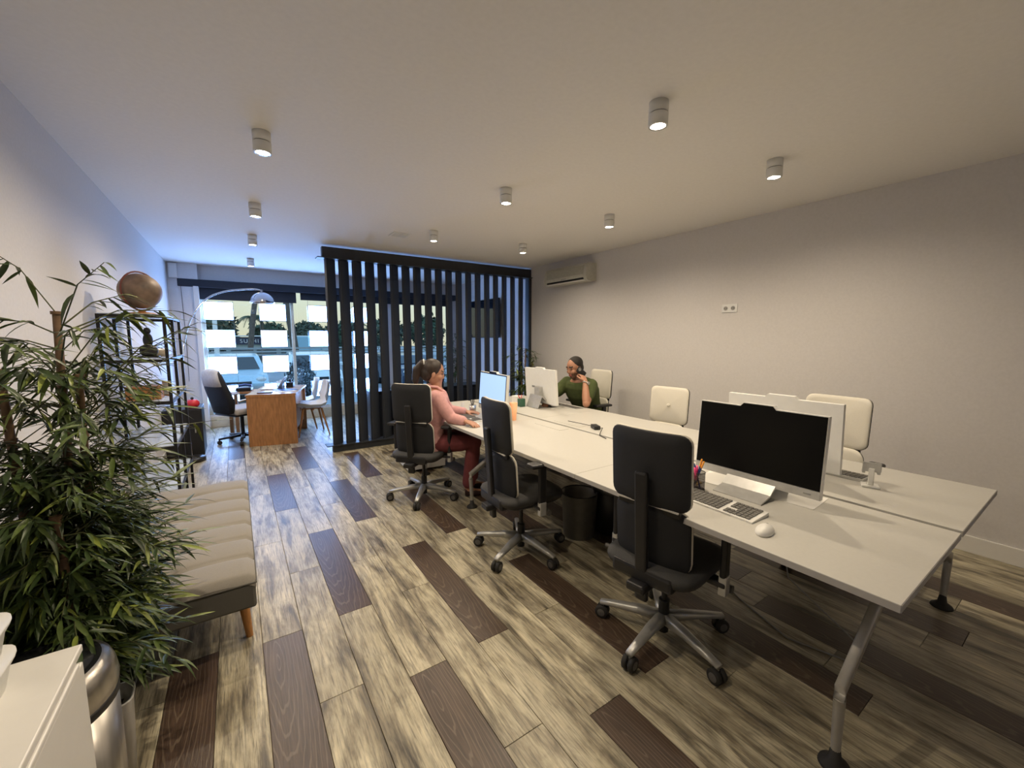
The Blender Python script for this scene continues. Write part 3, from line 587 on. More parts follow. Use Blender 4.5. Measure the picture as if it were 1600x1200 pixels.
# ------------------------------------------------------------------ black metal shelving with globe
t = thing('metal_shelving', 'open black metal shelving unit with glass shelves by the left wall', 'shelf', (0, 0, 0))
sx0, sx1, sy0, sy1 = -.76, -.415, 3.90, 4.86
for x, y in ((sx0, sy0), (sx1, sy0), (sx0, 4.36), (sx1, 4.36), (sx0, sy1), (sx1, sy1)): obj('post', MB().box((x, y, .83), (.020, .020, 1.66)), dkmetal, t)
for z in (.34, .68, 1.02, 1.33, 1.65):
    sh = obj('shelf_frame', MB().box(((sx0 + sx1) / 2, sy0, z), (sx1 - sx0, .018, .022)).box(((sx0 + sx1) / 2, sy1, z), (sx1 - sx0, .018, .022)).box((sx0, (sy0 + sy1) / 2, z), (.018, sy1 - sy0, .022)).box((sx1, (sy0 + sy1) / 2, z), (.018, sy1 - sy0, .022)), dkmetal, t)
    obj('glass_pane', MB().box(((sx0 + sx1) / 2, (sy0 + sy1) / 2, z + .014), (sx1 - sx0, sy1 - sy0, .006)), glass_sh, sh)
t = thing('globe', 'brown antique terrestrial globe on top of the black shelving', 'globe', (-.545, 4.02, 1.667))
obj('globe_ball', MB().ell((0, 0, .165), (.125, .125, .125), n=32, m=20), globe_m, t)
obj('meridian_ring', MB().tube([(.137 * math.cos(a / 32 * 2 * PI), 0, .165 + .137 * math.sin(a / 32 * 2 * PI)) for a in range(33)], .006, 8, X=RZ(D(50))), mat('reddish ring', (.16, .04, .03), .4), t)
obj('globe_foot', MB().lathe([(.001, .035), (.018, .030), (.022, .016), (.075, .010), (.08, 0), (.001, 0)]), wood_m, t)
def tagged(name, mb, mats, loc, label, cat, rz=0, group=None): return tag(obj(name, mb, mats, loc=loc, rot=(0, 0, rz)), label, cat, group)
t = thing('sculpture', 'small black figurine sitting on the second shelf from the top', 'figurine', (-.54, 4.10, 1.348)); obj('figure', MB().ell((0, 0, .05), (.055, .045, .05)).ell((.0, 0, .13), (.03, .03, .055)).ell((.0, 0, .20), (.022, .022, .026)), black_m, t); obj('plinth', MB().box((0, 0, .006), (.12, .09, .012)), black_m, t)
t = thing('wooden_crate', 'small brown wooden box on the middle shelf of the black shelving', 'box', (-.58, 4.06, 1.038)); obj('box_body', MB().box((0, 0, .045), (.20, .15, .09), ch=.004), wood_m, t); obj('box_lid', MB().box((0, 0, .096), (.205, .155, .012), ch=.003), wood_m, t)
t = thing('picture_frame', 'little standing wooden photo frame right of the brown box on the shelf', 'picture frame', (-.47, 4.20, 1.038), D(-60)); obj('frame', MB().box((0, 0, .06), (.10, .012, .12), ch=.003), oak, t); obj('photo', MB().box((0, -.007, .06), (.075, .002, .09)), paper_m, t)
t = thing('bowl', 'pale bowl with stones on the upper shelf beside the figurine', 'bowl', (-.50, 4.30, 1.348)); obj('bowl_body', cup_mesh(.03, .07, .05, .004), mat('stone bowl', (.35, .30, .24), .6), t); obj('stones', MB().ell((.01, .02, .045), (.03, .03, .02)).ell((-.02, -.02, .045), (.03, .025, .02)), white_m, t)
t = thing('storage_box', 'olive green storage box on the floor beneath the shelving', 'box', (-.56, 4.1, .0)); obj('box_body', MB().box((0, 0, .14), (.30, .28, .28), ch=.006), mat('olive card', (.10, .11, .04), .7), t); obj('box_lid', MB().box((0, 0, .29), (.31, .29, .03), ch=.004), mat('olive card lid', (.13, .14, .05), .7), t)
# black cabinet with red pot
t = thing('black_cabinet', 'low black cabinet at the foot of the left wall near the window', 'cabinet', (-.60, 6.72, 0)); obj('cabinet_body', MB().box((0, 0, .30), (.39, .50, .60), ch=.004), black_m, t)
dr = obj('door', MB().box((0, -.258, .30), (.37, .012, .57), ch=.003), black_m, t); obj('handle', MB().box((.12, -.270, .36), (.012, .012, .12)), alu_m, dr)
t = thing('red_pot', 'small round red pot with a dark knob on the black cabinet', 'pot', (-.50, 6.62, .60)); obj('pot_body', MB().lathe([(.001, 0), (.05, 0), (.075, .035), (.075, .07), (.05, .10), (.001, .105)]), red_m, t); obj('knob', MB().ell((0, 0, .12), (.018, .018, .018)), black_m, t)
# arc lamp
t = thing('arc_lamp', 'chrome arc floor lamp curving over the wooden desk', 'floor lamp', (-.52, 6.20, 0))
obj('lamp_base', MB().lathe([(.001, .05), (.13, .05), (.14, .04), (.14, 0), (.001, 0)]), black_m, t)
pts = [(0, 0, .04), (-.02, .06, .8), (-.02, .14, 1.2), (.03, .24, 1.55), (.12, .33, 1.80), (.27, .42, 2.0), (.45, .5, 2.10), (.62, .55, 2.14), (.78, .58, 2.16), (.87, .60, 2.15)]
P2 = []
for i in range(len(pts) - 1):
    p0, p1, p2, p3 = [Vector(pts[max(0, min(len(pts) - 1, i + q))]) for q in (-1, 0, 1, 2)]
    for q in range(6):
        u = q / 6; P2.append(.5 * ((2 * p1) + (p2 - p0) * u + (2 * p0 - 5 * p1 + 4 * p2 - p3) * u * u + (3 * p1 - p0 - 3 * p2 + p3) * u ** 3))
P2.append(Vector(pts[-1]))
obj('arc_pole', MB().tube(P2, .011, 10), chrome_m, t)
dm = [(.001, .150)] + [(.152 * math.sin(a), .150 * math.cos(a)) for a in [PI / 2 * k / 10 for k in range(1, 11)]] + [(.148, 0)] + [(.148 * math.sin(a), .146 * math.cos(a)) for a in [PI / 2 * k / 10 for k in range(9, 0, -1)]]
obj('lamp_shade', MB().lathe(dm, 36, X=TR(.88, .60, 1.975)), chrome_m, t); obj('shade_cap', MB().cyl((.88, .60, 2.11), (.88, .60, 2.16), .016), chrome_m, t)
# ------------------------------------------------------------------ wooden desk corner
A = D(-14)
t = thing('wooden_desk', 'orange brown wooden desk with a solid end panel near the shop window', 'desk', (.38, 6.55, 0), A)
obj('desk_top', MB().box((0, .50, .708), (.62, 1.10, .024), ch=.003), woodtop_sheen, t)
obj('end_panel', MB().box((0, -.03, .348), (.60, .03, .696), ch=.003), wood_m, t); obj('end_panel', MB().box((0, 1.0, .348), (.60, .03, .696), ch=.003), wood_m, t)
obj('back_panel', MB().box((.25, .48, .42), (.02, 1.0, .50)), wood_m, t)
obj('top_edge', MB().box((0, -.048, .700), (.60, .006, .04)), wood_m, t)
def white_shell(label, loc, rz):
    t = thing('shell_chair', label, 'chair', loc, rz, 'white shell chairs at the wooden desk')
    b = MB(); n = 13; prof = [(.24, .44, .17), (.20, .455, .21), (.05, .425, .235), (-.10, .420, .235), (-.18, .45, .23), (-.225, .54, .225), (-.25, .66, .215), (-.27, .77, .19), (-.275, .83, .13)]
    fr = [];
    for x, z, w in prof:
        for k in range(n):
            u = -1 + 2 * k / (n - 1); lift = .07 * abs(u) ** 2.5 if z < .6 else 0; fwd = .07 * abs(u) ** 2.5 if z >= .5 else 0
            fr.append(Vector((x + fwd, u * w, z + lift)))
    bk_ = [p + Vector((-.012 if p.z > .52 else 0, 0, -.012 if p.z <= .52 else 0)) for p in fr]
    R = len(prof); q = [(i * n + k, i * n + k + 1, (i + 1) * n + k + 1, (i + 1) * n + k) for i in range(R - 1) for k in range(n - 1)]
    N = len(fr); b.add(fr + bk_, q + [tuple(reversed([a + N for a in f])) for f in q] + [(k, k + 1, N + k + 1, N + k) for k in range(n - 1)] + [((R - 1) * n + k, (R - 1) * n + k + 1, N + (R - 1) * n + k + 1, N + (R - 1) * n + k) for k in range(n - 1)]
          + [(i * n, (i + 1) * n, N + (i + 1) * n, N + i * n) for i in range(R - 1)] + [(i * n + n - 1, (i + 1) * n + n - 1, N + (i + 1) * n + n - 1, N + i * n + n - 1) for i in range(R - 1)], 0, True)
    obj('shell', b, plastic_w, t)
    for a, c in ((.17, .15), (.17, -.15), (-.15, .15), (-.15, -.15)): obj('leg', MB().cyl((a * .8, c * .8, .41), (a * 1.35, c * 1.4, 0), .018, .011, 12), oak, t)
    obj('cross_frame', MB().box((0, 0, .395), (.28, .03, .02)).box((0, 0, .395), (.03, .26, .02)), oak, t)
    return t
s1 = white_shell('white plastic shell chair with wooden legs, nearer of the two at the wooden desk', (.93, 6.98, 0), D(180 + 2))
dup(s1, (.86, 7.52, 0), D(180 - 6), 'white plastic shell chair, farther of the two at the wooden desk')
# desk armchair on the other side
t = thing('black_swivel_chair', 'black swivel chair with a white headrest cover behind the wooden desk', 'office chair', (.02, 7.02, 0), D(32))
b = MB().lathe([(.001, .12), (.035, .12), (.035, .07), (.001, .07)])
for k in range(5): b.loft([((.02, 0, .095), (0, 1, 0), .025, (0, 0, 1), .020), ((.30, 0, .075), (0, 1, 0), .018, (0, 0, 1), .012)], X=RZ(2 * PI * k / 5 + .3), n=12, p=4)
sb = obj('star_base', b, black_m, t)
for k in range(5):
    X = RZ(2 * PI * k / 5 + .3); obj('caster', MB().cyl((.29, -.02, .028), (.29, .02, .028), .028, n=16, X=X).cyl((.29, 0, .028), (.29, 0, .07), .008, n=8, X=X), rubber, sb)
obj('gas_lift', MB().cyl((0, 0, .04), (0, 0, .42), .024), black_m, t)
obj('seat', MB().box((.02, 0, .47), (.50, .50, .09), ch=.035), mat('pale seat cloth', (.45, .42, .40), .8), t); obj('seat_pan', MB().box((.0, 0, .42), (.46, .46, .03), ch=.01), black_m, t)
X = TR(-.24, 0, .46) @ RY(D(-12))
obj('backrest', MB().loft([((0, 0, 0), (1, 0, 0), .045, (0, 1, 0), .21), ((.02, 0, .15), (1, 0, 0), .055, (0, 1, 0), .25), ((.0, 0, .35), (1, 0, 0), .05, (0, 1, 0), .24), ((-.01, 0, .52), (1, 0, 0), .05, (0, 1, 0), .20), ((0, 0, .60), (1, 0, 0), .035, (0, 1, 0), .15)], X=X, n=24, p=3), blackfab, t)
obj('headrest_cover', MB().loft([((-.02, 0, .40), (1, 0, 0), .058, (0, 1, 0), .20), ((-.02, 0, .52), (1, 0, 0), .060, (0, 1, 0), .19), ((-.01, 0, .60), (1, 0, 0), .05, (0, 1, 0), .15), ((0, 0, .625), (1, 0, 0), .02, (0, 1, 0), .09)], X=X, n=24, p=2.6), mat('white cover', (.62, .62, .63), .9), t)
for sd in (-1, 1): obj('armrest', MB().tube([(-.2, sd * .27, .62), (-.02, sd * .29, .655), (.16, sd * .28, .66)], .014, 10).cyl((.0, sd * .28, .64), (.0, sd * .26, .42), .012), alu_m, t)
t = thing('side_table', 'brown wooden side table under the printer, left of the wooden desk', 'table', (.10, 7.55, 0), D(-14)); obj('table_top', MB().box((0, 0, .66), (.42, .36, .03), ch=.003), wood_m, t)
for a, c in ((-.18, -.15), (.18, -.15), (-.18, .15), (.18, .15)): obj('leg', MB().box((a, c, .32), (.045, .045, .645)), wood_m, t)
t = thing('desk_phone', 'dark telephone set on the brown side table', 'telephone', (.08, 7.52, .675), D(-100)); obj('phone_body', MB().box((0, 0, .035), (.20, .20, .05), ch=.01), black_m, t); obj('handset', MB().tube([(-.07, -.09, .075), (-.07, 0, .09), (-.07, .09, .075)], .018, 10), blue_m, t); obj('keypad', MB().box((.035, 0, .062), (.10, .12, .006)), grey_m, t)
def ondesk(x, y): v_ = Matrix.Rotation(A, 4, 'Z') @ Vector((x, y, 0)); return (.38 + v_.x, 6.55 + v_.y, .72)
t = thing('laptop', 'open grey laptop on the wooden desk', 'laptop', ondesk(-.12, .62), D(-14)); obj('laptop_base', MB().box((0, 0, .008), (.22, .30, .016), ch=.003), silver_m, t); obj('laptop_lid', MB().box((0, 0, .10), (.007, .30, .2), X=TR(.11, 0, .012) @ RY(D(30)), ch=.002), silver_m, t)
t = thing('magazine', 'white magazines fanned on the wooden desk', 'magazines', ondesk(.12, .28), D(20)); obj('cover', MB().box((0, 0, .003), (.21, .28, .006)), paper_m, t); obj('cover', MB().box((.06, .06, .009), (.21, .28, .005), X=RZ(D(14))), blue_m, t, label='blue cover')
t = thing('wallet', 'dark brown wallet near the edge of the wooden desk', 'wallet', ondesk(-.10, .10), D(-14)); obj('leather', MB().box((0, 0, .007), (.18, .09, .014), ch=.004), mat('brown leather', (.05, .015, .01), .5), t)
t = thing('desk_organiser', 'dark desk organiser at the far edge of the wooden desk', 'organiser', ondesk(.12, .78), D(-14)); obj('organiser_body', MB().box((0, 0, .04), (.10, .14, .08), ch=.006), black_m, t); obj('card_slot', MB().box((0, .03, .10), (.03, .05, .05)), black_m, t)
for dx, dy_, h in ((.02, .72, .12), (-.05, .86, .09)): t = thing('glass_jar', 'small clear glass standing by the %s on the wooden desk' % ('organiser' if h > .1 else 'laptop'), 'glass', ondesk(dx, dy_)); obj('glass_wall', cup_mesh(.03, .035, h), glass_sh, t)
# behind the screen: dark credenza, tv, plants
t = thing('black_sideboard', 'long low black sideboard directly behind the slatted screen', 'cabinet', (2.55, 6.25, 0)); obj('cabinet_body', MB().box((0, 0, .35), (1.9, .42, .66), ch=.004), black_m, t); obj('worktop', MB().box((0, 0, .695), (1.94, .44, .03)), black_m, t)
for k in range(4): obj('door', MB().box((-.71 + .473 * k, -.217, .35), (.46, .016, .62), ch=.003), slat_m, t)
t = thing('television', 'black flat television on the right wall beyond the slats', 'television', (XR, 7.12, 1.86)); obj('tv_casing', MB().box((-.075, 0, 0), (.04, 1.17, .74), ch=.006), black_m, t); obj('tv_screen', MB().box((-.097, 0, 0), (.004, 1.14, .71)), mat('tv glass', (.01, .012, .016), .05, noise_amt=0), t); obj('wall_bracket', MB().box((-.03, 0, 0), (.06, .3, .25)), grey_m, t)
# air conditioner and socket
t = thing('air_conditioner', 'white split air conditioner high on the right wall by the slats', 'air conditioner', (XR, 4.59, 2.26)); b = MB()
b.prism([(0, .02), (0, .25), (-.15, .25), (-.19, .20), (-.20, .07), (-.17, .02), (-.10, 0)], -.45, .45, X=Matrix(((1, 0, 0, 0), (0, 0, 1, 0), (0, 1, 0, 0), (0, 0, 0, 1))))
obj('unit_body', b, mat('aged white plastic', (.52, .51, .45), .45), t); obj('front_grille', MB().box((-.2, 0, .145), (.01, .80, .115), X=RY(D(3))), mat('grille beige', (.40, .39, .33), .6), t); obj('air_slot', MB().box((-.187, 0, .042), (.012, .78, .022), X=TR(0, 0, 0)), black_m, t); obj('louvre', MB().box((-.175, 0, .018), (.05, .80, .008), X=TR(0, 0, 0)), plastic_w, t); obj('badge', MB().box((-.206, .0, .068), (.003, .1, .01)), grey_m, t)
t = thing('wall_socket', 'white double power socket high on the right wall', 'socket', (XR, 2.262, 1.792)); obj('socket_plate', MB().box((-.005, 0, 0), (.010, .155, .082), ch=.003), plastic_w, t)
for sd in (-1, 1): s_ = obj('socket_well', MB().cyl((-.0105, sd * .037, 0), (-.0125, sd * .037, 0), .021), mat('socket shadow', (.30, .29, .27), .5), t); obj('pin_hole', MB().cyl((-.0127, sd * .037 - .009, 0), (-.0132, sd * .037 - .009, 0), .004).cyl((-.0127, sd * .037 + .009, 0), (-.0132, sd * .037 + .009, 0), .004), black_m, s_)
# ------------------------------------------------------------------ bamboo plants
def leaf_data(L, w, curl, m):
    b = MB(); seg = 5; vs = []
    for i in range(seg + 1):
        u = i / seg; ww = w * math.sin(PI * min(1, .06 + u * .94) ** .75) if i < seg else 0
        z = curl * u * u * L
        vs += [(u * L, -ww, z + ww * .35), (u * L, 0, z), (u * L, ww, z + ww * .35)]
    fs = [(i * 3 + a, i * 3 + a + 1, i * 3 + a + 4, i * 3 + a + 3) for i in range(seg) for a in (0, 1)]
    return vs, fs
def bamboo(label, base, stalks, nb, nl, L0, pot, seed, singles, zlo=.25, xmin=-.77, xmax=99, spread=.34, ymax=99, dens=1.5, name='potted_bamboo', group=None):
    R = random.Random(seed); t = thing(name, label, 'plant', base, 0, group)
    vars_ = []
    for mi, m in enumerate(leaf_ms):
        for cu in (-.35, -.05):
            vs, fs = leaf_data(1, .068, cu, m); me = bpy.data.meshes.new('leaf'); me.from_pydata(vs, [], fs); me.materials.append(m)
            me.polygons.foreach_set('use_smooth', [True] * len(fs)); me.update(); vars_.append((me, vs, fs, mi))
    leaves = []; bt = MB()
    for (sx_, sy_, h, lx, ly) in stalks:
        pts = [(sx_ + lx * u, sy_ + ly * u, .12 + (h - .12) * u) for u in [k / 6 for k in range(7)]]
        st = MB().tube(pts, [.0135 - .003 * k / 6 for k in range(7)], 10)
        for k in range(1, 7): p = pts[k]; st.tube([(p[0], p[1], p[2] - .005), (p[0], p[1], p[2] + .005)], .0145, 10)
        obj('stalk', st, stalk_m, t)
        for q in range(nb):
            u = (R.random() ** (1 / dens)) if dens < 1 else 1 - R.random() ** dens if dens < 1 else R.random()
            u = max(0, min(1, u)); z = zlo + (h - zlo) * u
            uu = (z - .12) / (h - .12); p = Vector((sx_ + lx * uu, sy_ + ly * uu, z))
            an = R.uniform(0, 2 * PI); el = R.uniform(.0, .9); ln = spread * (R.uniform(.35, .95) if R.random() < .85 else R.uniform(1.1, 1.5)) * (1.4 if z > 1.0 and sx_ > -.2 and h > 1.3 else 1)
            d = Vector((math.cos(an) * math.cos(el), math.sin(an) * math.cos(el), math.sin(el)))
            e = p + d * ln; e.z -= .10 * ln
            W_ = e + Vector(base)
            if W_.x < xmin + .03 or W_.x > xmax or W_.y > ymax: continue
            mid = (p + e) / 2 + Vector((0, 0, .12 * ln)); bt.tube([p, mid, e], [.0026, .002, .0012], 4)
            for j in range(nl):
                f = .35 + .65 * (j + 1) / nl; pp = p.lerp(mid, f * 2) if f < .5 else mid.lerp(e, f * 2 - 1)
                a2 = an + R.uniform(-1.1, 1.1); dr = R.uniform(-.75, .35)
                if j == nl - 1: a2 = an; dr = -.1
                dd = Vector((math.cos(a2) * math.cos(dr), math.sin(a2) * math.cos(dr), math.sin(dr)))
                Lf = L0 * R.uniform(.65, 1.2)
                ti = pp + dd * Lf + Vector(base)
                if ti.x < xmin or ti.x > xmax + .05 or ti.y > ymax + .05: continue
                up = Vector((R.uniform(-.4, .4), R.uniform(-.4, .4), 1)); sd = up.cross(dd).normalized(); up = dd.cross(sd)
                T = Matrix((dd * Lf, sd * Lf, up * Lf)).transposed().to_4x4(); T.translation = pp
                r_ = R.random(); mi = 0 if r_ < .55 else 1 if r_ < .88 else 2
                leaves.append((T, vars_[mi * 2 + R.randint(0, 1)]))
    obj('branches', bt, mat('twig', (.07, .08, .03), .6), t, kind='stuff')
    B = Vector(base); cp = Vector((0, 0, CH))
    def key(x): w = B + x[0].translation - cp; return -(x[0].col[0].length / max(.2, w.length))
    leaves.sort(key=key)
    for T, (me, vs, fs, mi) in leaves[:singles]:
        o = bpy.data.objects.new('leaf', me); C.objects.link(o); o.parent = t; o.matrix_local = T
    rest = MB()
    for T, (me, vs, fs, mi) in leaves[singles:]: rest.add(vs, fs, mi, True, T)
    if rest.v: obj('foliage', rest, leaf_ms, t, kind='stuff')
    if pot == 'black': obj('pot', MB().lathe([(.001, 0), (.10, 0), (.125, .22), (.13, .23), (.12, .23), (.117, .20), (.001, .20)]), black_m, t)
    else: obj('pot', MB().lathe([(.001, 0), (.13, 0), (.17, .30), (.175, .31), (.16, .31), (.155, .27), (.001, .27)]), white_m, t)
    obj('soil', MB().lathe([(.001, .205), (.117, .203)]), soil_m, t)
    return t
bamboo('large potted bamboo with brown stalks in the left foreground, before the sofa', (-.51, 1.93, 0),
       [(-.01, .02, 1.58, .04, .02), (-.06, -.04, 1.40, -.02, -.02), (.03, .02, 1.37, .03, .04), (.02, -.07, .95, .0, -.08), (-.04, .08, 1.05, .0, .08), (.06, .05, .85, .0, .03), (0, 0, .7, -.1, -.1)],
       105, 10, .098, 'black', 5, 300, zlo=.34, spread=.255)
bamboo('slender dark potted bamboo in front of the right end of the slatted screen', (3.86, 5.36, 0), [(0, 0, 1.30, .05, .05), (.05, .03, 1.1, .1, -.03), (-.04, -.02, .95, -.08, -.05)], 40, 8, .13, 'black', 11, 0, zlo=.35, xmin=3.3, xmax=4.05, spread=.26, ymax=5.56, name='corner_bamboo')
bamboo('sunlit potted bamboo in a white pot by the window behind the slats', (3.80, 7.95, 0), [(0, 0, 1.55, .05, .05), (.05, .03, 1.2, .1, -.03), (-.04, -.02, 1.3, -.1, -.05)], 30, 8, .12, 'white', 12, 0, zlo=.4, xmin=3.2, xmax=4.17, spread=.28, ymax=8.30, name='window_bamboo')
# ------------------------------------------------------------------ foreground left: cabinet, steel bin, basket, trays
t = thing('white_cabinet', 'white drawer cabinet cut off at the bottom left corner', 'cabinet', (0, 0, 0))
obj('cabinet_body', MB().box((-.580, .92, .375), (.43, .79, .75), ch=.002), white_m, t)
obj('cabinet_top', MB().box((-.572, .925, .759), (.444, .815, .018), ch=.003), white_m, t)
for ya, yb in ((.53, .92), (.925, 1.315)):
    d_ = obj('door', MB().box((-.356, (ya + yb) / 2, .385), (.018, yb - ya - .006, .70), ch=.003), white_m, t); obj('handle', MB().box((-.352, (ya + yb) / 2, .741), (.012, yb - ya - .06, .014), ch=.003), white_m, d_)
t = thing('steel_bin', 'brushed steel touch bin with a domed rim and black lid', 'bin', (-.515, 1.535, 0))
obj('bin_body', MB().lathe([(.001, .01), (.165, .01), (.170, .03), (.170, .485), (.001, .485)], 48), steel_m, t)
obj('rim_band', MB().lathe([(.168, .482), (.173, .484), (.173, .505), (.168, .507)], 48), black_m, t)
obj('domed_rim', MB().lathe([(.172, .507), (.176, .53), (.172, .565), (.164, .588), (.152, .601), (.144, .605)], 48), steel_m, t)
obj('lid', MB().lathe([(.145, .604), (.134, .607), (.131, .604), (.128, .607), (.07, .615), (.001, .618)], 48), mat('black gloss lid', (.015, .016, .018), .25), t)
obj('base_ring', MB().lathe([(.001, 0), (.168, 0), (.172, .012), (.001, .014)], 48), black_m, t)
t = thing('white_basket', 'small open white plastic basket beside the steel bin', 'basket', (-.440, 1.80, 0), D(5))
b = MB(); b.loft([((0, 0, 0), (1, 0, 0), .08, (0, 1, 0), .06), ((0, 0, .30), (1, 0, 0), .10, (0, 1, 0), .08)], n=32, p=4)
b2 = MB(); n = 32
def rr(ra, rb, z): return [(ra * math.copysign(abs(math.cos(2 * PI * k / n)) ** .5, math.cos(2 * PI * k / n)), rb * math.copysign(abs(math.sin(2 * PI * k / n)) ** .5, math.sin(2 * PI * k / n)), z) for k in range(n)]
rs_ = [rr(.001, .001, 0), rr(.06, .05, 0), rr(.072, .062, .28), rr(.075, .065, .285), rr(.068, .058, .282), rr(.056, .046, .006), rr(.001, .001, .006)]
b2.add([p for q in rs_ for p in q], [(i * n + k, i * n + (k + 1) % n, (i + 1) * n + (k + 1) % n, (i + 1) * n + k) for i in range(6) for k in range(n)], 0, True)
obj('basket_body', b2, plastic_w, t); obj('basket_rim', MB().tube(rr(.073, .063, .283) + [rr(.073, .063, .283)[0]], .004, 6), plastic_w, t)
t = thing('paper_trays', 'stacked white plastic trays on the cabinet at the left edge', 'tray', (-.512, 1.19, .768), D(0))
for k in range(2):
    z = .0 + .075 * k; obj('tray', MB().loft([((0, 0, z), (1, 0, 0), .07, (0, 1, 0), .09), ((0, 0, z + .045), (1, 0, 0), .078, (0, 1, 0), .10), ((0.0, 0, z + .065), (1, 0, 0), .088, (0, 1, 0), .108), ((0, 0, z + .07), (1, 0, 0), .088, (0, 1, 0), .108)], n=28, p=4), plastic_w, t)
# ------------------------------------------------------------------ people
def evald(o):
    dg = bpy.context.evaluated_depsgraph_get(); dg.update(); me = bpy.data.meshes.new_from_object(o.evaluated_get(dg)); return me
def fuse(name, mb, mats, parent, vox, smooth=4, paint=None):
    o = obj(name, mb, mats[0]); r = o.modifiers.new('r', 'REMESH'); r.mode = 'VOXEL'; r.voxel_size = vox; r.use_smooth_shade = True
    if smooth: sm = o.modifiers.new('s', 'SMOOTH'); sm.factor = .5; sm.iterations = smooth
    me = evald(o); me.name = name; o.modifiers.clear(); o.data = me; me.materials.clear()
    for m in mats: me.materials.append(m)
    if paint:
        for p in me.polygons: p.material_index = paint(p.center)
    me.polygons.foreach_set('use_smooth', [True] * len(me.polygons))
    o.parent = parent; o.location = -parent.location; return o
def limb(b, pts, rs, n=14):
    P = []; Rr = []
    for i in range(len(pts) - 1):
        a, c = Vector(pts[i]), Vector(pts[i + 1])
        for k in range(4): u = k / 4; P.append(a.lerp(c, u)); Rr.append(rs[i] + (rs[i + 1] - rs[i]) * u)
    P.append(Vector(pts[-1])); Rr.append(rs[-1]); b.tube(P, Rr, n)
    for p, r in zip(pts, rs): b.ell(p, (r, r, r), n=14, m=8)
def head(b, c, f, l, u, s=1.0, male=False):
    X = Matrix((f, l, u)).transposed().to_4x4(); X.translation = c
    S = X @ Matrix.Scale(s, 4)
    b.ell((-.012, 0, .035), (.098, .076, .092), X=S); b.ell((.018, 0, -.02), (.070, .064, .090), X=S); b.ell((.045, 0, -.078), (.035, .034 if not male else .040, .030), X=S)
    b.tube([(.080, 0, .022), (.088, 0, .002), (.095, 0, -.020), (.080, 0, -.032)], [.009, .010, .012, .010], 8, X=S)
    b.ell((.083, 0, -.052), (.012, .024, .007), X=S); b.ell((.080, 0, -.064), (.012, .020, .008), X=S)
    for q in (-1, 1):
        b.ell((-.005, q * .078, -.008), (.017, .009, .030), X=S); b.ell((.078, q * .030, .038), (.012, .024, .007), X=S); b.ell((.078, q * .031, .018), (.010, .013, .009), X=S); b.ell((.055, q * .040, -.02), (.03, .022, .025), X=S)
    return S
def hand(b, w, d, side, up, curl=.5, s=1.0, spread=.10, grip=False):
    d = Vector(d).normalized(); up = Vector(up); up = (up - d * up.dot(d)).normalized(); sd = d.cross(up).normalized() * side   # sd points to the thumb
    w = Vector(w)
    b.loft([(w, sd, .024 * s, up, .017 * s), (w + d * .04 * s, sd, .036 * s, up, .016 * s), (w + d * .085 * s, sd, .040 * s, up, .013 * s), (w + d * .094 * s, sd, .036 * s, up, .009 * s)], n=16, p=2.6)
    for k, (off, L) in enumerate(((.030, .070), (.010, .078), (-.010, .073), (-.030, .058))):
        p = w + d * .082 * s + sd * off * s; a = 0; pts = [p]
        for seg in range(3):
            a += curl * (.6 + .25 * seg); dd = (d * math.cos(a) - up * math.sin(a) + sd * off * spread * 20 * .3).normalized(); p = p + dd * L * s * (.45, .32, .26)[seg]; pts.append(p)
        limb(b, pts, [.0088 * s, .0082 * s, .0075 * s, .0066 * s], 8)
    p0 = w + d * .02 * s + sd * .022 * s; p1 = p0 + (d * .6 + sd * .75 - up * .25).normalized() * .038 * s; p2 = p1 + (d * .9 + sd * .3 - up * .3).normalized() * .030 * s; p3 = p2 + (d * 1 - sd * .05 - up * .35).normalized() * .024 * s
    limb(b, [p0, p1, p2, p3], [.013 * s, .0105 * s, .009 * s, .0075 * s], 8)
def torso(b, pts, lat, g=0., hip=.165, waist=.13, chest=.165, sh=.17, dep=.105):
    z = Vector((0, 0, 1)); rings = []
    W_ = [hip * .92, hip, waist, chest, sh, sh * .55, .06]; Dp = [dep * .95, dep * 1.05, dep * .9, dep * 1.08, dep * .85, dep * .6, .055]
    L_ = Vector(lat)
    for i, p in enumerate(pts):
        p = Vector(p); a = Vector(pts[min(i + 1, len(pts) - 1)]) - Vector(pts[max(0, i - 1)]); a.normalize(); fw = L_.cross(a).normalized()
        rings.append((p, L_, W_[i] + g, fw, Dp[i] + g))
    b.loft(rings, n=28, p=2.6)
# woman -------------------------------------------------------------
wr = thing('person', 'woman in a pink blazer with tied-back dark hair, working at the bench', 'person', (1.46, 3.57, 0))
f = Vector((.93, -.37, 0)).normalized(); l = Vector((-f.y, f.x, 0)); z = Vector((0, 0, 1))
O = Vector((1.47, 3.555, 0))
def W3(a, c, h): return O + f * a + l * c + z * h
tp = [W3(-.01, 0, .495), W3(0, 0, .56), W3(.01, 0, .70), W3(.045, 0, .86), W3(.06, 0, .965), W3(.062, 0, 1.01), W3(.065, 0, 1.04)]
SR, SL = W3(.055, -.150, .965), W3(.055, .150, .965)
ER, EL = Vector((1.575, 3.315, .775)), W3(.20, .24, .775)
WR_, WL = Vector((1.640, 3.165, .765)), W3(.36, .17, .762)
HC = W3(.045, 0, 1.165)
b = MB(); torso(b, tp, l); limb(b, [W3(.06, 0, 1.0), W3(.07, 0, 1.06), W3(.075, 0, 1.12)], [.055, .046, .046])
for S_, E_, H_ in ((SR, ER, WR_), (SL, EL, WL)): limb(b, [S_, E_, H_], [.050, .036, .024])
dR = Vector((.25, -.95, -.06)); dL = (f * .9 - l * .35)
hand(b, WR_, dR, 1 if False else -1, z, .28); hand(b, WL, dL, 1, z, .35)
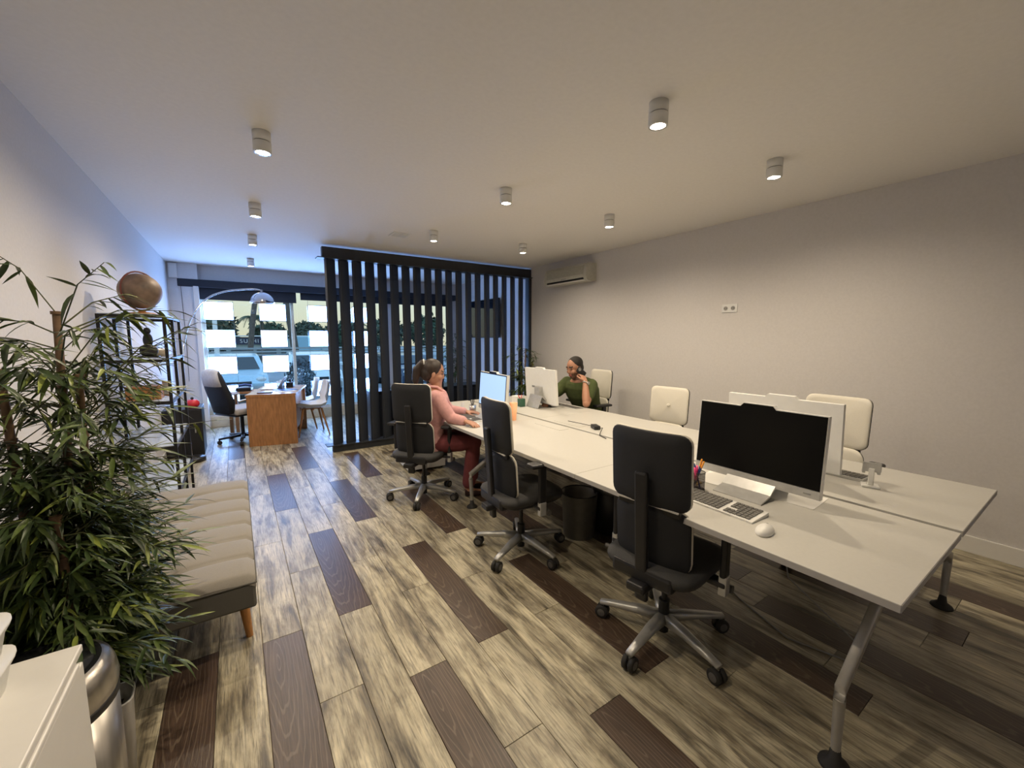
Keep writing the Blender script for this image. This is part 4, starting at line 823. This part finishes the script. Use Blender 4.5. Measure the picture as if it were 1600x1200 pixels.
KR, KL = W3(.40, -.10, .52), W3(.41, .10, .52); AR, AL = W3(.34, -.09, .09), W3(.40, .10, .09)
for K, A_, hs in ((KR, AR, -1), (KL, AL, 1)): limb(b, [W3(.02, hs * .09, .545), K, A_], [.082, .055, .038]); limb(b, [A_ - z * .03, A_ + f * .06 - z * .055, A_ + f * .16 - z * .062], [.034, .032, .024])
hf = (f * .96 + Vector((0, 0, -.22))).normalized(); hl = l; hu = hf.cross(hl).normalized()
HS = head(b, HC, hf, hl, hu, .98)
inv = HS.inverted()
def paint_w(p):
    q = inv @ p
    if q.x > .05 and abs(q.y) < .055:
        if abs(q.z + .058) < .013 and abs(q.y) < .022 and q.x > .07: return 1
        if abs(q.z - .016) < .005 and .022 < abs(q.y) < .042: return 2
        if abs(q.z - .042) < .005 and .012 < abs(q.y) < .05: return 3
    return 0
fuse('body', b, [skin_m, lip_m, eye_m, hair_f], wr, .0052, 3, paint_w)
b = MB(); torso(b, [tp[0] + z * .0] + tp[1:6], l, .022); b.loft([(W3(-.02, 0, .44), l, .20, f, .135), (W3(-.01, 0, .60), l, .175, f, .135), (W3(.01, 0, .72), l, .15, f, .12)], n=24)
for S_, E_, H_ in ((SR, ER, WR_), (SL, EL, WL)): limb(b, [S_, E_, Vector(E_).lerp(H_, .80)], [.068, .054, .044])
b.ell(SR + z * .005, (.062, .062, .055)); b.ell(SL + z * .005, (.062, .062, .055))
fuse('blazer', b, [blazer_m], wr, .008, 3)
obj('lapel', MB().tube([W3(.165, .06, .72), W3(.185, .05, .86), W3(.15, .07, .98), W3(.07, .075, 1.05), W3(-.01, .06, 1.055), W3(-.02, 0, 1.06), W3(-.01, -.06, 1.055), W3(.07, -.075, 1.05), W3(.15, -.07, .98), W3(.185, -.05, .86), W3(.165, -.06, .72)], .012, 8), blazer_m, wr).location = -wr.location
b = MB()
for K, A_, hs in ((KR, AR, -1), (KL, AL, 1)): limb(b, [W3(.0, hs * .085, .53), K, K.lerp(A_, .9)], [.100, .072, .062])
b.ell(W3(0, 0, .53), (.13, .16, .09)); fuse('trousers', b, [trous_w], wr, .010, 3)
b = MB()
for A_ in (AR, AL): b.loft([(A_ - f * .03 - z * .045, l, .034, z, .038), (A_ + f * .06 - z * .058, l, .038, z, .030), (A_ + f * .15 - z * .066, l, .034, z, .020), (A_ + f * .185 - z * .070, l, .018, z, .012)], n=16)
obj('shoes', b, shoe_m, wr).location = -wr.location
b = MB(); b.ell((-.026, 0, .045), (.099, .086, .095), X=HS, n=28, m=16); b.ell((-.06, 0, -.005), (.065, .076, .080), X=HS); b.ell((-.118, 0, .070), (.042, .045, .042), X=HS); limb(b, [HS @ Vector((-.13, 0, .06)), HS @ Vector((-.16, .01, .0)), HS @ Vector((-.155, .015, -.09)), HS @ Vector((-.14, .015, -.15))], [.036, .042, .034, .012])
fuse('hair', b, [hair_f], wr, .006, 2)
obj('hair_tie', MB().tube([HS @ Vector((-.108 - .012 * math.sin(a), .040 * math.cos(a), .072 + .040 * math.sin(a))) for a in [q / 16 * 2 * PI for q in range(17)]], .006, 8), plastic_w, wr, label='pale hair tie').location = -wr.location
# man -----------------------------------------------------------------
mr_ = thing('person', 'man in an olive green t-shirt holding a phone to his ear, across the bench', 'person', (3.50, 3.6, 0))
f = Vector((-.98, -.10, 0)).normalized(); l = Vector((-f.y, f.x, 0)); O = Vector((3.54, 3.60, 0))
tp = [W3(-.02, 0, .495), W3(-.01, 0, .56), W3(.03, 0, .70), W3(.10, 0, .85), W3(.16, 0, .95), W3(.18, 0, .995), W3(.195, 0, 1.02)]
SL, SR = W3(.165, .185, .945), W3(.165, -.185, .945)      # l is towards the camera side
EL, ER = Vector((3.16, 3.23, .775)), W3(.40, -.22, .79)
WL, WR_ = Vector((3.235, 3.33, 1.005)), W3(.60, -.06, .765)
HC = W3(.245, 0, 1.135)
b = MB(); torso(b, tp, l, 0, .17, .155, .185, .195, .118); limb(b, [W3(.17, 0, .98), W3(.20, 0, 1.03), W3(.225, 0, 1.09)], [.066, .058, .056])
for S_, E_, H_ in ((SR, ER, WR_), (SL, EL, WL)): limb(b, [S_, Vector(S_).lerp(E_, .5), E_, Vector(E_).lerp(H_, .35), H_], [.060, .052, .042, .044, .028])
hf = (f * .92 + Vector((0, 0, -.26)) + l * -.12).normalized(); hl = (z.cross(hf)).normalized(); hu = hf.cross(hl).normalized()
HS = head(b, HC, hf, hl, hu, 1.03, True)
ear = HS @ Vector((.005, .100, -.015))
dH = (ear - WL).normalized(); hand(b, WL, dH, -1, (l * 1.0 + f * .25), .55, 1.05); hand(b, WR_, f * .9 + l * .4, -1, z, .4, 1.05)
KR, KL = W3(.46, -.14, .53), W3(.46, .14, .53); AR, AL = W3(.42, -.13, .09), W3(.44, .13, .09)
for K, A_, hs in ((KR, AR, -1), (KL, AL, 1)): limb(b, [W3(.02, hs * .095, .55), K, A_], [.090, .062, .042]); limb(b, [A_ - z * .03, A_ + f * .06 - z * .055, A_ + f * .17 - z * .062], [.036, .034, .026])
inv = HS.inverted()
def paint_m(p):
    q = inv @ p
    if q.x > .05 and abs(q.y) < .055:
        if abs(q.z + .058) < .013 and abs(q.y) < .022 and q.x > .07: return 1
        if abs(q.z - .016) < .005 and .022 < abs(q.y) < .042: return 2
        if abs(q.z - .042) < .006 and .012 < abs(q.y) < .05: return 3
    if q.z < -.035 and q.z > -.13 and q.x > .0 and abs(q.y) < .08: return 4
    return 0
fuse('body', b, [skin_m, lip_m, eye_m, hair_mm, stub_m], mr_, .0052, 3, paint_m)
b = MB(); torso(b, tp[0:6], l, .024, .17, .155, .19, .195, .118)
for S_, E_ in ((SR, ER), (SL, EL)): limb(b, [S_, Vector(S_).lerp(E_, .62)], [.080, .070])
fuse('t_shirt', b, [tee_m], mr_, .008, 3)
b = MB()
for K, A_, hs in ((KR, AR, -1), (KL, AL, 1)): limb(b, [W3(.0, hs * .09, .54), K, K.lerp(A_, .92)], [.108, .080, .062])
b.ell(W3(0, 0, .54), (.14, .17, .10)); fuse('trousers', b, [jean_m], mr_, .010, 3)
b = MB()
for A_ in (AR, AL): b.loft([(A_ - f * .03 - z * .045, l, .036, z, .040), (A_ + f * .06 - z * .058, l, .042, z, .032), (A_ + f * .16 - z * .066, l, .038, z, .022), (A_ + f * .20 - z * .070, l, .02, z, .014)], n=16)
obj('shoes', b, shoe_m, mr_).location = -mr_.location
b = MB(); b.ell((-.026, 0, .052), (.094, .080, .084), X=HS, n=28, m=16); b.ell((-.052, 0, .0), (.060, .076, .072), X=HS); fuse('hair', b, [hair_mm], mr_, .005, 2)
obj('wristwatch', MB().tube([WL - dH * .02 + (l * .033 * math.cos(a) + dH.cross(l).normalized() * .033 * math.sin(a)) for a in [q / 16 * 2 * PI for q in range(17)]], .006, 8).cyl(WL - dH * .02 + l * .033, WL - dH * .02 + l * .044, .018), [alu_m], mr_).location = -mr_.location
t = thing('mobile_phone', 'dark mobile phone held to the ear of the man in green', 'phone', ear)
X = Matrix((hf, hl, hu)).transposed().to_4x4(); X = X @ RY(D(38))
obj('phone_body', MB().box((.012, .012, -.012), (.072, .009, .145), ch=.004, X=X), black_m, t); obj('camera_bump', MB().cyl((.005, .016, .030), (.005, .021, .030), .020, X=X), grey_m, t)
# ------------------------------------------------------------------ street outside
struct('trim_2', MB().box((3, 9.35, -.35), (24, 1.6, .58)), mat('pavement', (.40, .41, .40), .8))
asph = mat('asphalt', (.30, .33, .36), .85, noise_amt=.1, scale=6)
struct('street', MB().box((2, 53.6, -.65), (160, 86.8, .1)), asph)
for o in bpy.data.objects:
    if o.name == 'street': o.name = 'ground'
def vehicle(label, loc, rz, paintm, van):
    t = thing('parked_van' if van else 'parked_car', label, 'car', loc, rz)   # front faces -Y
    hgt = 1.52 if van else 1.40; w = .88
    prof = [(-2.1, .28), (-2.15, .62), (-1.95, .88), (-1.15, 1.00), (-.55, hgt - .06), (.0, hgt), (1.7, hgt - .02), (2.05, 1.0), (2.1, .35)]
    b = MB(); rings = []
    P = Matrix(((0, 0, 1, 0), (1, 0, 0, 0), (0, 1, 0, 0), (0, 0, 0, 1)))
    n = len(prof); vs = []
    for xx, inset in ((-w, 1), (-w + .06, 0), (w - .06, 0), (w, 1)):
        for y, zz in prof:
            top = max(0, (zz - .95) / (hgt - .95)); ins = (.14 * top) * (1 if xx < 0 else -1); vs.append((xx + ins, y * (1 - .012 * inset), zz - .02 * inset))
    fs = [(r * n + k, r * n + (k + 1) % n, (r + 1) * n + (k + 1) % n, (r + 1) * n + k) for r in range(3) for k in range(n)] + [tuple(range(n)), tuple(reversed(range(3 * n, 4 * n)))]
    b.add(vs, fs, 0); obj('bodywork', b, paintm, t)
    gl = mat('car glass', (.035, .045, .05), .08, noise_amt=0)
    b = MB(); y0_, z0_, y1_, z1_ = -1.13, 1.03, -.60, hgt - .10
    b.add([(-.72, y0_ - .02, z0_), (.72, y0_ - .02, z0_), (.60, y1_ - .02, z1_), (-.60, y1_ - .02, z1_)] + [(-.72, y0_ + .02, z0_), (.72, y0_ + .02, z0_), (.60, y1_ + .02, z1_), (-.60, y1_ + .02, z1_)], [(0, 1, 2, 3), (7, 6, 5, 4), (0, 4, 5, 1), (1, 5, 6, 2), (2, 6, 7, 3), (3, 7, 4, 0)]); obj('windscreen', b, gl, t)
    for sd in (-1, 1):
        b = MB(); q = [(-.95, 1.04), (-.45, hgt - .13), (1.55, hgt - .13), (1.8, 1.04)]
        xs = [w + .006 - .14 * max(0, (zz - .95) / (hgt - .95)) for _, zz in q]
        b.add([(sd * x_, y, zz) for x_, (y, zz) in zip(xs, q)] + [(sd * (x_ - .03), y, zz) for x_, (y, zz) in zip(xs, q)], [(0, 1, 2, 3), (7, 6, 5, 4), (0, 4, 5, 1), (1, 5, 6, 2), (2, 6, 7, 3), (3, 7, 4, 0)]); obj('side_window', b, gl, t)
        obj('headlamp', MB().ell((sd * .68, -2.03, .74), (.15, .10, .09)), mat('lamp glass', (.6, .6, .58), .2), t)
        obj('mirror', MB().box((sd * .99, -.85, 1.08), (.18, .09, .13), ch=.03), paintm, t)
        for y in (-1.35, 1.35): obj('wheel', MB().cyl((sd * .70, y, .31), (sd * .89, y, .31), .31, n=24).cyl((sd * .885, y, .31), (sd * .90, y, .31), .19, n=20, mi=1), [rubber, alu_m], t)
    obj('bumper', MB().box((0, -2.16, .42), (1.68, .14, .24), ch=.05), grey_m if van else paintm, t); obj('grille', MB().box((0, -2.14, .64), (.8, .06, .12), ch=.02), black_m, t)
    obj('number_plate', MB().box((0, -2.24, .44), (.5, .01, .11)), paper_m, t)
    return t
pb = mat('pale blue car paint', (.45, .60, .68), .25, coat=.5); wb = mat('white car paint', (.68, .75, .78), .25, coat=.5)
vehicle('pale blue car parked facing the window, seen behind the swivel chair', (-.10, 17.6, -.6), D(2), pb, True)
vehicle('white van parked to the right, behind the shell chairs', (2.45, 18.0, -.6), D(-3), wb, True)
vehicle('dark car parked farther right, glimpsed through the slats', (6.2, 17.6, -.6), D(0), mat('dark paint', (.03, .05, .09), .25, coat=.5), False)
t = thing('guard_rail', 'long grey roadside railing behind the parked cars', 'railing', (0, 21.5, -.6))
for k, zz in enumerate((1.32, 1.46, 1.60)): obj('rail', MB().box((3, 0, zz), (30, .06, .08)), mat('galvanised rail', (.30, .33, .34), .5), t)
for k in range(14): obj('post', MB().box((-9.6 + 2 * k, .05, .7), (.08, .08, 1.6)), grey_m, t)
# sushi restaurant with its sign
t = thing('sushi_restaurant', 'low restaurant with a navy sign reading SUSHI across the road', 'building', (0, 34, -.6))
obj('wall', MB().box((2.6, 2, 1.0), (6.2, 4, 2.0)), mat('pale render', (.42, .47, .46), .8), t); obj('roof_edge', MB().box((2.6, 1.9, 2.19), (6.6, 4.4, .07)), white_m, t)
obj('sign_board', MB().box((1.1, -.08, 1.86), (2.6, .1, .50)), mat('navy sign', (.02, .03, .07), .5), t)
for k in range(4): w_ = obj('window', MB().box((.35 + 1.5 * k, -.03, .75), (1.2, .08, .95)), mat('shop window', (.08, .10, .11), .2), t); obj('awning', MB().box((.35 + 1.5 * k, -.3, 1.30), (1.3, .5, .05)), green_m, w_)
fc = bpy.data.curves.new('lettering', 'FONT'); fc.body = 'SUSHI'; fc.size = .36; fc.extrude = .02; fc.space_character = 1.25; fc.materials.append(white_m)
ft = bpy.data.objects.new('lettering', fc); C.objects.link(ft); bpy.context.view_layer.update()
fo = bpy.data.objects.new('lettering', bpy.data.meshes.new_from_object(ft.evaluated_get(bpy.context.evaluated_depsgraph_get()))); bpy.data.objects.remove(ft); C.objects.link(fo); fo.parent = t; fo.location = (.30, -.16, 1.72); fo.rotation_euler = (PI / 2, 0, 0)
# white hut and green hoarding at the left
t = thing('white_hut', 'small white hut with a pitched roof at the left edge of the window', 'building', (-2.35, 26, -.6)); obj('wall', MB().box((0, 0, 1.2), (2.4, 2, 2.4)), mat('hut white', (.62, .68, .66), .7), t); obj('roof', MB().prism([(-1.4, 2.4), (1.4, 2.4), (0, 3.0)], -1.2, 1.2, X=Matrix(((1, 0, 0, 0), (0, 0, 1, 0), (0, 1, 0, 0), (0, 0, 0, 1)))), white_m, t); obj('door', MB().box((.3, -1.02, 1.0), (.7, .05, 1.9)), grey_m, t)
t = thing('green_hoarding', 'bright green netted hoarding in front of the white hut', 'hoarding', (-3.0, 23, -.6)); obj('net', MB().box((0, 0, 1.1), (4, .05, 1.9)), mat('green net', (.03, .28, .13), .8, noise_amt=.3, scale=4), t); obj('post', MB().cyl((-1.9, .05, 0), (-1.9, .05, 2.1), .04).cyl((1.9, .05, 0), (1.9, .05, 2.1), .04), grey_m, t)
t = thing('delivery_truck', 'pale blue box truck parked across the road', 'truck', (3.75, 29, -.6)); obj('cargo_box', MB().box((0, 0, 1.30), (1.5, 1.6, 1.7), ch=.05), mat('truck blue', (.30, .50, .60), .5), t); obj('cab', MB().box((1.15, 0, .9), (.8, 1.6, 1.2), ch=.12), mat('truck cab', (.42, .52, .55), .4), t)
for x_ in (-.4, 1.15): obj('wheel', MB().cyl((x_, -.95, .38), (x_, -.75, .38), .38), rubber, t)
t = thing('street_lamp_post', 'thin white lamp post beyond the cars at the left', 'lamp post', (-.62, 20.6, -.6)); obj('pole', MB().cyl((0, 0, 0), (0, 0, 2.9), .10, .08), white_m, t); obj('lamp_head', MB().box((0, 0, 2.95), (.4, .2, .12), ch=.03), grey_m, t)
# palms, trees, hills
bark = mat('palm bark', (.11, .09, .075), .9, noise_amt=.35, scale=14); frond_m = mat('palm frond', (.045, .075, .035), .7, noise_amt=.3)
def palm(label, x, y, h, lean, r, seed, fl_=1.6):
    R = random.Random(seed); t = thing('palm_tree', label, 'palm tree', (x, y, -.6), 0, 'palms along the road')
    pts = [(lean * (k / 8) ** 1.5, 0, h * k / 8) for k in range(9)]; b = MB().tube(pts, [r * 1.25 - r * .3 * k / 8 for k in range(9)], 12)
    for k in range(14): u = (k + .5) / 14; b.tube([(lean * u ** 1.5, 0, h * u - .03), (lean * u ** 1.5, 0, h * u + .03)], r * 1.22 - r * .25 * u, 12)
    obj('trunk', b, bark, t)
    top = Vector(pts[-1])
    for k in range(14):
        a = 2 * PI * k / 14 + R.uniform(-.2, .2); el = R.uniform(-.2, .9); b = MB(); pp = []
        for q in range(7):
            u = q / 6; pp.append(top + Vector((math.cos(a) * fl_ * u * math.cos(el * .6), math.sin(a) * fl_ * u * math.cos(el * .6), fl_ * (math.sin(el) * u - .95 * u * u))))
        b.tube(pp, .02, 5)
        sd = Vector((-math.sin(a), math.cos(a), 0))
        for q in range(1, 22):
            u = q / 22; i = min(5, int(u * 6)); p = pp[i].lerp(pp[i + 1], u * 6 - i); L = fl_ * .34 * math.sin(PI * (.15 + .8 * u))
            for sg in (-1, 1):
                e_ = p + sd * sg * L * .8 + Vector((math.cos(a) * L * .4, math.sin(a) * L * .4, -L * .5)); b.add([p, p + Vector((math.cos(a), math.sin(a), 0)) * .05, e_], [(0, 1, 2)])
        obj('frond', b, frond_m, t)
palm('leaning palm whose trunk crosses the window under the arc lamp', .50, 23.0, 6.6, .95, .10, 1)
palm('stout palm leaning left beside the window mullion', 2.55, 23.0, 6.4, -.70, .15, 2)
palm('small distant palm between the two big trunks', 1.45, 31, 3.4, .1, .08, 3, .8)
palm('small distant palm at the right of the stout one', 8.4, 36, 3.2, .1, .12, 4, 1.3)
palm('small distant palm left of the restaurant sign', 1.3, 46, 4.0, .1, .14, 6, 1.2)
def tree(label, x, y, z0_, rx, rz_, seed, m, n=1400, name='tree', ls=.28):
    R = random.Random(seed); t = thing(name, label, 'tree' if name == 'tree' else 'shrub', (x, y, z0_), 0)
    obj('trunk', MB().cyl((0, 0, 0), (0, 0, rz_), .09 * rx, .05 * rx, 8), bark, t)
    b = MB()
    for k in range(n):
        d = Vector((R.gauss(0, 1), R.gauss(0, 1), R.gauss(0, 1))).normalized(); lump = 1 + .25 * noise.noise(d * 2.2 + Vector((seed, 0, 0)))
        p = Vector((d.x * rx, d.y * rx * .7, d.z * rz_)) * lump * R.uniform(.75, 1.0) + Vector((0, 0, rz_ * 1.15))
        u = Vector((R.gauss(0, 1), R.gauss(0, 1), R.gauss(0, 1))).normalized() * ls; w_ = u.cross(d).normalized() * ls * .45
        b.add([p - u, p + w_, p + u, p - w_], [(0, 1, 2, 3)])
    obj('foliage', b, m, t, kind='stuff')
tm = [mat('tree green', (.05, .085, .05), .9, noise_amt=.4, scale=2), mat('tree olive', (.07, .09, .06), .9, noise_amt=.4, scale=2)]
TL = ['rounded dark tree on the left skyline outside', 'bushy tree behind the top left display panels', 'wide tree in the middle of the skyline', 'low tree behind the stout palm', 'bushy tree right of the window mullion', 'tree glimpsed through the left slats', 'tree glimpsed through the middle slats', 'tree glimpsed through the right slats', 'hedge-like tree at the far left outside']
for i, (x, y, rx, rz_) in enumerate(((-4.2, 42, 1.7, 1.6), (-1.3, 44, 1.7, 1.85), (2.9, 48, 1.7, 1.4), (6.0, 44, 1.8, 1.45), (9.6, 46, 1.9, 1.5), (13.5, 44, 2.0, 1.7), (18, 44, 2.2, 1.9), (23, 42, 2.4, 2.0), (-8.0, 40, 2, 1.9))):
    tree(TL[i], x, y, -.11, rx, rz_, i + 20, tm[i % 2])
tree('shaggy grey-brown shrub just outside the glass behind the shell chairs', 1.05, 8.98, .18, .27, .42, 77, mat('dry grey foliage', (.10, .085, .08), .9, noise_amt=.5, scale=30), 1500, 'shaggy_shrub', .035)
obj('planter', MB().box((1.05, 8.98, .05), (.5, .4, .30), ch=.01), grey_m).name = 'planter_box'
tag(bpy.data.objects['planter_box'], 'grey planter box under the shaggy shrub outside the window', 'planter')
# low white wall facing the street, seen at the foot of the right-hand window
